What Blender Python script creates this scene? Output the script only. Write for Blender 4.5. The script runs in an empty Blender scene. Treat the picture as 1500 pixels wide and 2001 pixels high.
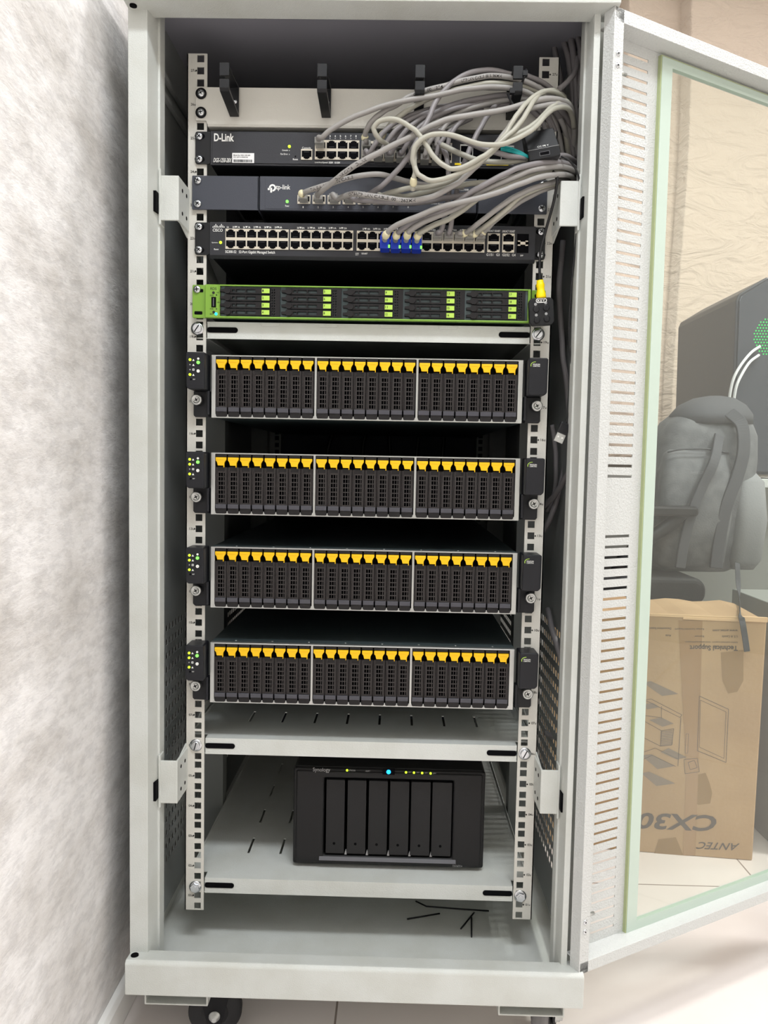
import bpy, bmesh, math, random
from mathutils import Vector, Matrix
random.seed(7)
C = bpy.context.scene.collection
PI = math.pi
U = 0.04445                      # one rack unit; height 0 in this script is one unit below the centre of unit 1
FLOOR = -0.131
# ---------------------------------------------------------------- camera (solved from the rack rails)
F = 1500.0
CP = Vector((0.0444611, -1.0705347, 0.6762008))
def _rot(p, y, r):
    cy, sy, cp, sp = math.cos(y), math.sin(y), math.cos(p), math.sin(p)
    f = Vector((sy*cp, cy*cp, sp)); ri = Vector((cy, -sy, 0)); up = ri.cross(f)
    c, s = math.cos(r), math.sin(r)
    return c*ri + s*up, -s*ri + c*up, f
RI, UP, FW = _rot(-0.0645929, -0.0163128, 0.0194668)
def ray(px, py): return RI*((px-750)/F) + UP*((1000.5-py)/F) + FW
def at(px, py, Y):
    d = ray(px, py); return CP + d*((Y-CP.y)/d.y)
def atz(px, py, Z):
    d = ray(px, py); return CP + d*((Z-CP.z)/d.z)
def atx(px, py, X):
    d = ray(px, py); return CP + d*((X-CP.x)/d.x)
def px_of(p):
    d = Vector(p)-CP; return 750+F*d.dot(RI)/d.dot(FW)
cam_d = bpy.data.cameras.new('camera'); cam = bpy.data.objects.new('camera', cam_d); C.objects.link(cam)
cam_d.sensor_fit = 'HORIZONTAL'; cam_d.sensor_width = 36.0; cam_d.lens = 36.0*F/1500; cam_d.clip_start = .02
m4 = Matrix((RI, UP, -FW)).transposed().to_4x4(); m4.translation = CP; cam.matrix_world = m4
bpy.context.scene.camera = cam

# ---------------------------------------------------------------- materials
def lin(c):
    return tuple(((v/255)/12.92 if v <= 10 else (((v/255)+.055)/1.055)**2.4) for v in c) + (1,)
def mat(name, col, rough=.5, metal=0, bump=0, bscale=900, noise=None, emit=0, trans=0, coat=0, spec=.5, ior=1.45, sheen=0):
    m = bpy.data.materials.new(name); m.use_nodes = True; nt = m.node_tree; b = nt.nodes['Principled BSDF']
    b.inputs['Base Color'].default_value = lin(col); b.inputs['Roughness'].default_value = rough
    b.inputs['Metallic'].default_value = metal; b.inputs['Specular IOR Level'].default_value = spec
    b.inputs['Transmission Weight'].default_value = trans; b.inputs['Coat Weight'].default_value = coat
    b.inputs['IOR'].default_value = ior; b.inputs['Sheen Weight'].default_value = sheen
    if emit:
        b.inputs['Emission Color'].default_value = lin(col); b.inputs['Emission Strength'].default_value = emit
    tc = nt.nodes.new('ShaderNodeTexCoord')
    if bump:
        n = nt.nodes.new('ShaderNodeTexNoise'); n.inputs['Scale'].default_value = bscale; n.inputs['Detail'].default_value = 3
        bm_ = nt.nodes.new('ShaderNodeBump'); bm_.inputs['Strength'].default_value = bump; bm_.inputs['Distance'].default_value = .002
        nt.links.new(tc.outputs['Object'], n.inputs['Vector']); nt.links.new(n.outputs['Fac'], bm_.inputs['Height'])
        nt.links.new(bm_.outputs['Normal'], b.inputs['Normal'])
    if noise:      # (second colour, scale, low, high)
        n = nt.nodes.new('ShaderNodeTexNoise'); n.inputs['Scale'].default_value = noise[1]; n.inputs['Detail'].default_value = 8
        r = nt.nodes.new('ShaderNodeValToRGB'); r.color_ramp.elements[0].position = noise[2]; r.color_ramp.elements[1].position = noise[3]
        r.color_ramp.elements[0].color = lin(noise[0]); r.color_ramp.elements[1].color = lin(col)
        nt.links.new(tc.outputs['Object'], n.inputs['Vector']); nt.links.new(n.outputs['Fac'], r.inputs['Fac'])
        nt.links.new(r.outputs['Color'], b.inputs['Base Color'])
    return m
M = {}
M['paint'] = mat('light_grey_paint', (204,207,203), .42, bump=.25, bscale=700, noise=((196,198,192), 14, .35, .6))
M['door'] = mat('textured_door_paint', (202,204,202), .38, bump=.6, bscale=420)
M['rail'] = mat('rail_paint', (205,203,195), .42, bump=.15, bscale=800)
M['inner'] = mat('shaded_panel_paint', (140,143,141), .5, bump=.15, bscale=700)  # cabinet paint darkened, shade of the interior is put into the colour
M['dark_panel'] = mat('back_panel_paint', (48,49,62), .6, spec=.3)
M['roofp'] = mat('roof_lining_paint', (150,150,158), .6)
M['greyrubber'] = mat('grey_rubber', (118,116,116), .5)
M['ink'] = mat('black_ink', (28,27,26), .7)
M['blackp'] = mat('black_plastic', (22,23,26), .4, spec=.4)
M['blackm'] = mat('black_matte', (16,16,19), .6, spec=.3)
M['void'] = mat('socket_black', (7,7,10), .8, spec=.1)
M['dlink'] = mat('charcoal_faceplate', (44,45,50), .45, bump=.1)
M['tplink'] = mat('slate_faceplate', (62,65,74), .42, bump=.1)
M['cisco'] = mat('graphite_faceplate', (38,39,44), .45, bump=.1)
M['chrome'] = mat('steel_screw', (205,208,212), .22, 1)
M['steel'] = mat('bright_steel', (190,192,190), .3, .85)
M['portm'] = mat('port_metal', (212,205,190), .32, .55)
M['srv'] = mat('server_lid_steel', (96,108,110), .38, .5, noise=((78,90,92), 6, .35, .65))
M['srvear'] = mat('server_ear_plastic', (24,25,30), .42, spec=.4)
M['carrier'] = mat('carrier_plastic', (27,25,26), .45, spec=.35)
M['grille'] = mat('carrier_grille', (64,60,59), .5, spec=.3)
M['carrier2'] = mat('carrier_foot_plastic', (70,70,77), .45)
M['yellow'] = mat('yellow_latch', (240,190,8), .35)
M['green'] = mat('green_bezel', (122,164,58), .4)
M['greentag'] = mat('pale_green_tag', (178,214,88), .45)
M['white'] = mat('white_print', (236,236,232), .6)
M['offwhite'] = mat('dim_print', (150,150,150), .6)
M['label'] = mat('label_paper', (228,228,228), .6)
M['ledy'] = mat('led_lime', (190,240,40), .4, emit=1.8)
M['ledg'] = mat('led_green', (110,235,80), .4, emit=1.8)
M['ledb'] = mat('led_blue', (20,150,255), .4, emit=5)
M['ledc'] = mat('fan_glow_green', (10,190,80), .4, emit=.6)
M['nas'] = mat('nas_plastic', (24,24,25), .5, spec=.35, bump=.15, bscale=1500)
M['nas2'] = mat('nas_bay_plastic', (28,28,29), .5, spec=.35, bump=.1, bscale=1500)
M['nas3'] = mat('nas_trim', (92,92,96), .35, .3)
M['cg'] = mat('cable_grey', (152,149,146), .42)
M['cc'] = mat('cable_cream', (170,168,156), .42)
M['cp'] = mat('cable_warm_grey', (130,126,127), .42)
M['sleeve'] = mat('cream_sleeve', (226,219,184), .4)
M['clear'] = mat('clear_plug', (205,205,200), .18, trans=.55, ior=1.4)
M['blue'] = mat('blue_plug', (18,52,172), .35)
M['teal'] = mat('teal_wire', (20,150,150), .4)
M['wirey'] = mat('cable_black', (22,22,24), .4)
M['yplug'] = mat('yellow_plug', (255,222,0), .4)
M['rubber'] = mat('black_rubber', (26,26,28), .6)
M['rim'] = mat('grey_wheel', (120,118,115), .5)

# ---------------------------------------------------------------- mesh builder
class B:
    def __init__(s): s.bm = bmesh.new()
    def box(s, x0, x1, y0, y1, z0, z1, mi=0):
        v = [s.bm.verts.new((x, y, z)) for x in (x0, x1) for y in (y0, y1) for z in (z0, z1)]
        for q in ((0,1,3,2), (4,6,7,5), (0,4,5,1), (2,3,7,6), (0,2,6,4), (1,5,7,3)):
            s.bm.faces.new([v[i] for i in q]).material_index = mi
        return s
    def prism(s, poly, axis, a0, a1, mi=0, f=None):
        def P(u, v, w):
            if axis == 'y': return (u, w, v)
            if axis == 'x': return (w, u, v)
            return (u, v, w)
        g = f or (lambda p: p)
        A = [s.bm.verts.new(g(P(u, v, a0))) for u, v in poly]; D = [s.bm.verts.new(g(P(u, v, a1))) for u, v in poly]
        n = len(poly)
        s.bm.faces.new(A).material_index = mi; s.bm.faces.new(D[::-1]).material_index = mi
        for i in range(n): s.bm.faces.new((A[i], D[i], D[(i+1) % n], A[(i+1) % n])).material_index = mi
        return s
    def cyl(s, c, axis, r, l, seg=20, mi=0, r2=None, smooth=True):
        r2 = r if r2 is None else r2; c = Vector(c); a = Vector(axis).normalized()
        u = a.orthogonal().normalized(); w = a.cross(u)
        R = [[s.bm.verts.new(c + a*h + (u*math.cos(2*PI*i/seg) + w*math.sin(2*PI*i/seg))*rr) for i in range(seg)] for h, rr in ((0, r), (l, r2))]
        s.bm.faces.new(R[0]).material_index = mi; s.bm.faces.new(R[1][::-1]).material_index = mi
        for i in range(seg):
            f = s.bm.faces.new((R[0][i], R[1][i], R[1][(i+1) % seg], R[0][(i+1) % seg])); f.material_index = mi; f.smooth = smooth
        return s
    def lathe(s, c, axis, prof, seg=24, mi=0):
        c = Vector(c); a = Vector(axis).normalized(); u = a.orthogonal().normalized(); w = a.cross(u)
        R = [[s.bm.verts.new(c + a*h + (u*math.cos(2*PI*i/seg) + w*math.sin(2*PI*i/seg))*max(rr, 1e-5)) for i in range(seg)] for rr, h in prof]
        for k in range(len(R)-1):
            for i in range(seg):
                f = s.bm.faces.new((R[k][i], R[k+1][i], R[k+1][(i+1) % seg], R[k][(i+1) % seg])); f.material_index = mi; f.smooth = True
        s.bm.faces.new(R[0]).material_index = mi; s.bm.faces.new(R[-1][::-1]).material_index = mi
        return s
    def tube(s, pts, r, seg=10, mi=0, smooth=True):
        pts = [Vector(p) for p in pts]; n = len(pts)
        rs = r if isinstance(r, (list, tuple)) else [r]*n
        t = (pts[1]-pts[0]).normalized(); u = t.orthogonal().normalized(); R = []
        for i, p in enumerate(pts):
            t2 = (pts[min(i+1, n-1)] - pts[max(i-1, 0)]).normalized()
            u = (u - t2*u.dot(t2)).normalized(); w = t2.cross(u)
            R.append([s.bm.verts.new(p + (u*math.cos(2*PI*k/seg) + w*math.sin(2*PI*k/seg))*rs[i]) for k in range(seg)])
        for i in range(n-1):
            for k in range(seg):
                f = s.bm.faces.new((R[i][k], R[i+1][k], R[i+1][(k+1) % seg], R[i][(k+1) % seg])); f.material_index = mi; f.smooth = smooth
        s.bm.faces.new(R[0]).material_index = mi; s.bm.faces.new(R[-1][::-1]).material_index = mi
        return s
    def plate(s, u0, u1, v0, v1, w0, w1, holes, f, mi=0):
        """slab in u,v with rectangular holes, w is its thickness, f maps (u,v,w) to a point"""
        r6 = lambda a: round(a, 6)
        us = sorted({r6(u0), r6(u1)} | {r6(a) for h in holes for a in h[:2]}); vs = sorted({r6(v0), r6(v1)} | {r6(a) for h in holes for a in h[2:]})
        ui = {a: i for i, a in enumerate(us)}; vi = {a: i for i, a in enumerate(vs)}
        gone = set()
        for h in holes:
            for i in range(ui[r6(h[0])], ui[r6(h[1])]):
                for j in range(vi[r6(h[2])], vi[r6(h[3])]): gone.add((i, j))
        cache = {}
        def V(i, j, k):
            q = (i, j, k)
            if q not in cache: cache[q] = s.bm.verts.new(f(us[i], vs[j], (w0, w1)[k]))
            return cache[q]
        ok = lambda i, j: 0 <= i < len(us)-1 and 0 <= j < len(vs)-1 and (i, j) not in gone
        for i in range(len(us)-1):
            for j in range(len(vs)-1):
                if not ok(i, j): continue
                fs = [[V(i,j,0), V(i+1,j,0), V(i+1,j+1,0), V(i,j+1,0)], [V(i,j,1), V(i,j+1,1), V(i+1,j+1,1), V(i+1,j,1)]]
                if not ok(i-1, j): fs.append([V(i,j,0), V(i,j+1,0), V(i,j+1,1), V(i,j,1)])
                if not ok(i+1, j): fs.append([V(i+1,j,0), V(i+1,j,1), V(i+1,j+1,1), V(i+1,j+1,0)])
                if not ok(i, j-1): fs.append([V(i,j,0), V(i,j,1), V(i+1,j,1), V(i+1,j,0)])
                if not ok(i, j+1): fs.append([V(i,j+1,0), V(i+1,j+1,0), V(i+1,j+1,1), V(i,j+1,1)])
                for q in fs: s.bm.faces.new(q).material_index = mi
        return s
    def text(s, t, f, mi=0, asp=None):
        """lettering; f maps (0..1, 0..1) over the text's own box to a point"""
        k = t
        if k not in TC:
            cu = bpy.data.curves.new('t', 'FONT'); cu.body = t; cu.resolution_u = 3; cu.offset = .026 if t in ('D-Link', 'CX300', 'Technical Support') else .008
            o = bpy.data.objects.new('t', cu); C.objects.link(o); bpy.context.view_layer.update()
            me = bpy.data.meshes.new_from_object(o.evaluated_get(bpy.context.evaluated_depsgraph_get()))
            vs = [(v.co.x, v.co.y) for v in me.vertices]; ps = [tuple(p.vertices) for p in me.polygons]
            x0 = min(v[0] for v in vs); x1 = max(v[0] for v in vs); y0 = min(v[1] for v in vs); y1 = max(v[1] for v in vs)
            TC[k] = ([((a-x0)/(x1-x0), (b-y0)/max(y1-y0, 1e-6)) for a, b in vs], ps)
            bpy.data.objects.remove(o); bpy.data.curves.remove(cu); bpy.data.meshes.remove(me)
        vs, ps = TC[k]; V = [s.bm.verts.new(f(a, b)) for a, b in vs]
        for p in ps:
            try: s.bm.faces.new([V[i] for i in p]).material_index = mi
            except ValueError: pass
        return s
    def ptext(s, t, r, Y, mi=0, rot=False, shear=0):
        """lettering on the plane y=Y filling the rectangle r = (px0, py0, px1, py1) of the photograph"""
        a = at(r[0], r[3], Y); b = at(r[2], r[1], Y); rr = (a.x, a.z, b.x, b.z)
        return s.wtext(t, rr, Y, mi, rot, shear)
    def wtext(s, t, rr, Y, mi=0, rot=False, shear=0):
        def f(u, v):
            u += shear*(v-.5)
            if rot: u, v = 1-u, 1-v
            return (rr[0]+(rr[2]-rr[0])*u, Y, rr[1]+(rr[3]-rr[1])*v)
        return s.text(t, f, mi)
TC = {}
WL = {}
def wl(o):
    p = Vector((0, 0, 0))
    while o is not None: p = p + Vector(WL.get(o.name, (0, 0, 0))); o = o.parent
    return p
def obj(name, b, mats, parent=None, bevel=0, smooth=False, solid=0, seg=2, fix=True, loc=None):
    bm = b.bm
    if fix: bmesh.ops.recalc_face_normals(bm, faces=bm.faces)
    if parent is not None: bmesh.ops.translate(bm, verts=bm.verts, vec=-wl(parent))
    if loc is not None: bmesh.ops.translate(bm, verts=bm.verts, vec=-Vector(loc)) if parent is None else bmesh.ops.translate(bm, verts=bm.verts, vec=wl(parent)-Vector(loc))
    me = bpy.data.meshes.new(name); bm.to_mesh(me); bm.free()
    for m in (mats if isinstance(mats, (list, tuple)) else [mats]): me.materials.append(M[m] if isinstance(m, str) else m)
    if smooth:
        for p in me.polygons: p.use_smooth = True
    o = bpy.data.objects.new(name, me); C.objects.link(o)
    if parent is not None: o.parent = parent
    if loc is not None:
        l = Vector(loc) - (wl(parent) if parent is not None else Vector((0,0,0))); o.location = l; WL[o.name] = tuple(l)
    if bevel:
        md = o.modifiers.new('bevel', 'BEVEL'); md.width = bevel; md.segments = seg; md.limit_method = 'ANGLE'; md.angle_limit = .6
    if solid: o.modifiers.new('solid', 'SOLIDIFY').thickness = solid
    return o
def thing(name, label, cat, loc, group=None):
    o = bpy.data.objects.new(name, None); C.objects.link(o); o.location = loc; WL[o.name] = tuple(loc); o.empty_display_size = .02
    o['label'] = label; o['category'] = cat
    if group: o['group'] = group
    return o
def tag(o, label, cat, group=None, kind=None):
    o['label'] = label; o['category'] = cat
    if group: o['group'] = group
    if kind: o['kind'] = kind
    return o
def struct(name, b, m, **k):
    o = obj(name, b, m, **k); o['kind'] = 'structure'; return o
def copy_tree(o, parent=None, off=None):
    c = o.copy(); C.objects.link(c)
    if parent is not None: c.parent = parent
    if off is not None: c.location = Vector(o.location) + Vector(off)
    WL[c.name] = tuple(c.location)
    for ch in list(o.children): copy_tree(ch, c)
    return c
def rounded(x0, x1, z0, z1, r, n=5):
    P = []
    for cx, cz, a0 in ((x1-r, z1-r, 0), (x0+r, z1-r, 90), (x0+r, z0+r, 180), (x1-r, z0+r, 270)):
        for i in range(n+1):
            a = math.radians(a0 + 90*i/n); P.append((cx+r*math.cos(a), cz+r*math.sin(a)))
    return P
def smooth_path(pts, k=8):
    P = [Vector(p) for p in pts]; P = [P[0]*2-P[1]] + P + [P[-1]*2-P[-2]]; out = []
    for i in range(1, len(P)-2):
        a, b, c, d = P[i-1:i+3]
        for j in range(k):
            t = j/k
            out.append(.5*((2*b) + (c-a)*t + (2*a-5*b+4*c-d)*t*t + (3*b-a-3*c+d)*t*t*t))
    out.append(P[-2]); return out
XZ = lambda u, v, w: (u, w, v)          # plate standing in x,z
YZ = lambda u, v, w: (w, u, v)          # plate standing in y,z
XY = lambda u, v, w: (u, v, w)
def pan_screw(name, c, parent, r=.0052, washer=False, big=False):
    """pan head screw with a cross recess, facing the viewer"""
    x, y, z = c; b = B()
    if washer: b.lathe((x, y, z), (0,-1,0), [(r*1.45, 0), (r*1.5, .0012), (r*.9, .0016)], 24, 1); y -= .0012
    b.lathe((x, y, z), (0,-1,0), [(r, 0), (r, .0008), (r*.85, .0020), (r*.45, .0026), (r*.2, .0027)], 20, 0)
    a = random.random()*1.5
    for k in (0, 1):
        ca, sa = math.cos(a+k*PI/2), math.sin(a+k*PI/2); l, w = r*.55, r*.13
        q = [(x+ca*l-sa*w, z+sa*l+ca*w), (x-ca*l-sa*w, z-sa*l+ca*w), (x-ca*l+sa*w, z-sa*l-ca*w), (x+ca*l+sa*w, z+sa*l-ca*w)]
        b.prism(q, 'y', y-.0029, y-.0016, 1)
    return obj(name, b, ['chrome', 'blackm'], parent)
def led(name, p, r, m, parent, Y):
    return obj(name, B().cyl((p[0], Y, p[1]), (0,-1,0), r, .0009, 14), m, parent)
# ================================================================ SERVER CABINET
cab = thing('server_cabinet', 'tall light grey steel rack cabinet on castors with its glass door swung open', 'server rack', (0, -.02, FLOOR))
ZT = 1.235                                     # underside of the top cap
# posts: stepped profile left and right
for s in (-1, 1):
    X = lambda v: s*v
    prof = [(.3045, -.077), (.2800, -.077), (.2747, -.050), (.2722, -.050), (.2720, -.030), (.2735, -.030), (.2765, -.046), (.3045, -.046)]
    if s > 0: prof = [(.2855, -.077), (.2774, -.077), (.2747, -.050), (.2722, -.050), (.2720, -.030), (.2735, -.030), (.2765, -.046), (.2855, -.046)]
    b = B().prism([(X(a), y) for a, y in prof], 'z', -.0335, ZT+.028)
    obj('door_frame_post', b, 'paint', cab, bevel=.0008)
    x0, x1 = sorted((s*.2850, s*.3045)); obj('outer_return', B().box(x0, x1, -.0455, -.034, .007, ZT+.02), 'paint', cab)
# plinth: front beam with folded upper lip
b = B().prism([(-.100, .006), (-.096, .010), (-.070, .007), (-.070, .002), (-.092, .002), (-.092, -.037), (-.100, -.037)], 'x', -.3035, .3035)
obj('plinth', b, 'paint', cab, bevel=.0015)
b = B()
for x in (-.3035, .2995): b.box(x, x+.004, -.09, .76, -.037, .007)
b.box(-.30, .30, .756, .76, -.037, .007)
obj('plinth_side', b, 'paint', cab, bevel=.001)
b = B().cyl((-.2945, -.0862, .0075), (0,0,1), .0052, .0026, 20)
obj('corner_hole', b, 'void', cab)
obj('bottom_plate', B().box(-.2995, .2995, -.088, .756, -.036, -.0335), 'paint', cab)
b = B().prism([(-.100, ZT+.001), (-.100, ZT+.045), (-.06, ZT+.045), (.77, ZT+.045), (.77, ZT+.043), (-.06, ZT+.043), (-.06, ZT)], 'x', -.3035, .3035)
obj('top_cap', b, 'paint', cab, bevel=.0012)
obj('corner_hole', B().cyl((-.2945, -.0862, ZT-.0008), (0,0,1), .0045, .003, 20), 'void', cab)
b = B().box(-.2995, .2995, -.059, .76, ZT+.030, ZT+.032)
obj('roof_lining', b, 'roofp', cab)
# side panels with rows of ventilation slits
rows = [(.075 + .0205*i) for i in range(18)]
holes = []
for r in rows:
    for k in range(42):
        y = .012 + .0158*k
        holes.append((y, y+.0092, r, r+.0092))
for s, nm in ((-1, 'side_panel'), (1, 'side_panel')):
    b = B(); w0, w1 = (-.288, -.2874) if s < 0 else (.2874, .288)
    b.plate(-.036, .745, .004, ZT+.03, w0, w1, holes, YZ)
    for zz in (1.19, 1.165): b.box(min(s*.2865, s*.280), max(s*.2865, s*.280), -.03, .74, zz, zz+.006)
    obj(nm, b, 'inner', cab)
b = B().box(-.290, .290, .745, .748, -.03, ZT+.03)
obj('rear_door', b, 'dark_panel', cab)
# side struts and rail brackets
b = B()
for s in (-1, 1):
    for yy in (.235, .66):
        x0, x1 = sorted((s*.286, s*.2495)); b.box(x0, x1, yy, yy+.028, .0, ZT)
obj('side_strut', b, 'inner', cab)
for s, z1, z0 in ((-1, 1.0435, .986), (-1, .2635, .2035), (1, 1.0435, .986), (1, .2640, .2030)):
    b = B(); x = lambda v: s*v
    b.prism([(x(.2735), -.048), (x(.2735), -.051), (x(.2475), -.051), (x(.2475), .012), (x(.2505), .012), (x(.2505), -.048)], 'z', z0, z1)
    b.prism([(x(.2735), -.036), (x(.2735), -.053), (x(.2705), -.053), (x(.2705), -.036)], 'z', z0-.006, z1+.008)
    rb = obj('rail_bracket', b, 'paint', cab, bevel=.0012)
    a, c = sorted((x(.2512), x(.2492)))
    b = B().prism([(-.045, z1-.01), (.20, z1-.09), (.20, z1-.12), (-.045, z0+.004)], 'x', a, c) if z0 > .5 else B().prism([(-.045, z1-.004), (.20, z1+.05), (.20, z1+.02), (-.045, z0+.004)], 'x', a, c)
    obj('brace_arm', b, 'paint', rb, bevel=.0008)
    bb = B()
    for yy in (-.034, -.014):
        for zz in (z0+.014, z1-.014):
            c0 = (x(.2471), yy, zz); bb.cyl(c0, (s, 0, 0), .0026, .001, 12)
    obj('rivet_hole', bb, 'void', rb)
    # slot in the post beside the bracket
    xa, xb = sorted((x(.2778), x(.2735)))
    obj('frame_slot', B().box(xa, xb, -.0625, -.0495, z0+.008, z0+.034), 'void', cab)
# rack rails
def rail(xs, y0, y1, back=False):
    holes = []
    for k in range(1, 28):
        for d in (-.015875, 0, .015875):
            zc = k*U + d; holes.append((.2326-.0048, .2326+.0048, zc-.0048, zc+.0048))
    s = 1 if xs > 0 else -1
    hh = [(min(s*a, s*b_), max(s*a, s*b_), c, d) for a, b_, c, d in holes]
    x0, x1 = sorted((s*.2237, s*.2510))
    b = B().plate(x0, x1, .0225, 1.2226, y0, y1, hh, XZ)
    xa, xb = sorted((s*.2510, s*.2495)); b.box(xa, xb, y0, y0+.035 if not back else y1+.001, .0225, 1.2226)
    return b
for s in (-1, 1):
    r = obj('rack_rail', rail(s, 0, .0018), 'rail', cab)
    b = B()
    for k in range(1, 28):
        if s < 0: rr = (-.2458, k*U-.0016, -.2392, k*U+.0018)
        else: rr = (.2416, k*U-.0014, .2482, k*U+.0020)
        b.wtext('%02du' % k, rr, -.0004)
        t = s*.2275 if False else (-.2386 if s < 0 else .2386)
        b.cyl((t, -.0001, k*U), (0,-1,0), .0011, .0003, 10)
    obj('unit_numbers', b, 'ink', r)
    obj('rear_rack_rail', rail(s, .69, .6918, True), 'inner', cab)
# castors with their channel brackets
for x0, x1, yy in ((-.2804, -.1950, -.09), (.1935, .2815, -.09), (-.2804, -.1950, .66), (.1935, .2815, .66)):
    b = B(); z0, z1 = -.0565, -.037; t = .0022
    b.prism([(x0, z1), (x0, z0), (x1, z0), (x1, z1), (x1-t, z1), (x1-t, z0+t), (x0+t, z0+t), (x0+t, z1)], 'y', yy, yy+.075)
    cb = obj('castor_bracket', b, 'paint', cab, bevel=.0008)
for n_, (x, yy, ang) in enumerate(((-.1955, -.042, -82), (.268, -.030, -28), (-.196, .66, -60), (.262, .66, 10))):
    cz = -.094; R = cz - FLOOR; an = math.radians(ang); A = Vector((math.cos(an), math.sin(an), 0)); c = Vector((x, yy, cz))
    w = B().lathe(c-A*.011, A, [(R*.55, 0), (R*.93, .002), (R, .006), (R, .016), (R*.93, .020), (R*.55, .022)], 48, 0)
    w.lathe(c-A*.0125, A, [(R*.2, 0), (R*.5, .0015), (R*.5, .0235), (R*.2, .025)], 24, 1)
    wh = obj('castor_wheel', w, ['greyrubber' if n_ == 1 else 'rubber', 'rubber'], cab)
    f = B(); Tn = Vector((-A.y, A.x, 0))
    for sx in (-1, 1):
        g_ = lambda q: tuple(c + A*(sx*.0155) + A*q[0] + Tn*q[1] + Vector((0, 0, q[2]-cz)))
        f.prism([(-.022, -.0570), (.022, -.0570), (.010, cz-.012), (-.010, cz-.012)], 'x', -.001, .001, f=g_)
    f.cyl(Vector((x, yy, -.0595)), (0,0,1), .024, .0028, 20)
    obj('castor_fork', f, 'blackm', cab, bevel=.0005)
    n = B().cyl(c-A*.019, A, .0045, .038, 16)
    n.lathe(c+A*.0165, A, [(.0078, 0), (.0078, .0016), (.0058, .0018), (.0056, .0056), (.0034, .0058), (.0032, .009)], 18)
    obj('axle_nut', n, 'steel', cab)

# ---------------------------------------------------------------- glass door
TH = math.radians(29.3); DU = Vector((math.cos(TH), math.sin(TH), 0)); DN = Vector((math.sin(TH), -math.cos(TH), 0))
DA = Vector((.2925, -.077, 0)) + DU*(-.0045)
def D(u, v, w): p = DA + DU*u + DN*w; return (p.x, p.y, v)
DZ0, DZ1, DW, DT, DB = .0060, 1.2355, .566, .018, -.010
holes = []
for g0, g1 in ((.6637, 1.2040), (.0354, .5833)):
    for k in range(40):
        z = g0 + (g1-g0)*k/39
        holes += [(.0435, .0872, z-.0019, z+.0019), (DW-.0872, DW-.0435, z-.0019, z+.0019)]
holes.append((.1258, DW-.1258, .0350, 1.2024))
b = B().plate(.018, DW, DZ0, DZ1, DB, DB+.0012, holes, D)
door = obj('door', b, 'door', cab)
b = B(); t = .0012; lip = .0160
b.prism([(0, 0), (0, DT), (lip, DT), (lip, DT-t), (t, DT-t), (t, 0)], 'z', DZ0, DZ1, f=lambda p: D(p[0], p[2], p[1]))
b.prism([(t, 0), (t, .001), (.019, DB+.001), (.019, DB)], 'z', DZ0, DZ1, f=lambda p: D(p[0], p[2], p[1]))
b.prism([(DW, DB), (DW, DT), (DW-lip, DT), (DW-lip, DT-t), (DW-t, DT-t), (DW-t, DB)], 'z', DZ0, DZ1, f=lambda p: D(p[0], p[2], p[1]))
for z0, zl, sg in ((DZ0, .0215, 1), (DZ1, 1.2195, -1)):
    b.prism([(z0, DB), (z0, DT), (zl, DT), (zl, DB), (zl-sg*t, DB), (zl-sg*t, DT-t), (z0+sg*t, DT-t), (z0+sg*t, DB)], 'z', .0012, DW, f=lambda p: D(p[2], p[0], p[1]))
obj('folded_edge', b, 'door', door, bevel=.0010)
# glass pane glued behind the opening
g = bpy.data.materials.new('door_glass'); g.use_nodes = True; nt = g.node_tree; nt.nodes.clear()
out = nt.nodes.new('ShaderNodeOutputMaterial'); mx = nt.nodes.new('ShaderNodeMixShader'); tr = nt.nodes.new('ShaderNodeBsdfTransparent'); gl = nt.nodes.new('ShaderNodeBsdfGlossy')
mx.inputs['Fac'].default_value = .05
tr.inputs['Color'].default_value = lin((250,253,250)); gl.inputs['Roughness'].default_value = .02; gl.inputs['Color'].default_value = (1,1,1,1)
nt.links.new(tr.outputs[0], mx.inputs[1]); nt.links.new(gl.outputs[0], mx.inputs[2]); nt.links.new(mx.outputs[0], out.inputs['Surface'])
M['glass'] = g
M['glassedge'] = mat('green_glass_edge', (172,182,138), .3)
M['glassrim'] = mat('glued_glass_rim', (186,202,190), .14, coat=.6)
u0, u1, z0, z1 = .1065, DW-.1065, .0140, 1.2135
b = B().plate(.1258, DW-.1258, .0350, 1.2024, DB+.0040, DB+.0068, [], D)
gp = obj('glass_pane', b, 'glass', door)
b = B().plate(u0, u1, z0, z1, DB+.0013, DB+.0070, [(.1258, DW-.1258, .0350, 1.2024)], D)
obj('glass_border', b, 'glassrim', gp)
b = B().plate(u0-.0016, u1+.0016, z0-.0016, z1+.0016, DB+.0012, DB+.0064, [(u0+.0002, u1-.0002, z0+.0002, z1-.0002)], D)
obj('glass_edge', b, 'glassedge', gp)
for zc in (1.1815, 1.1675, .0765, .0635):
    c = D(.0078, zc, DT); q = B().lathe(c, DN, [(.0034, 0), (.0034, .0004), (.0024, .0012), (.0012, .0013)], 16)
    q.cyl(Vector(c)+DN*.0011, DN, .0011, .0004, 6, 1)
    obj('hinge_screw', q, ['chrome', 'blackm'], door)
for zc in (1.1680, .0755):
    obj('hinge_pin', B().cyl(D(.016, zc, .006), DU, .0024, .018, 12), 'steel', door)
# ================================================================ EQUIPMENT IN THE RACK
def rect(px0, py0, px1, py1, Y):
    a = at(px0, py1, Y); b = at(px1, py0, Y); return a.x, b.x, a.z, b.z
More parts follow.
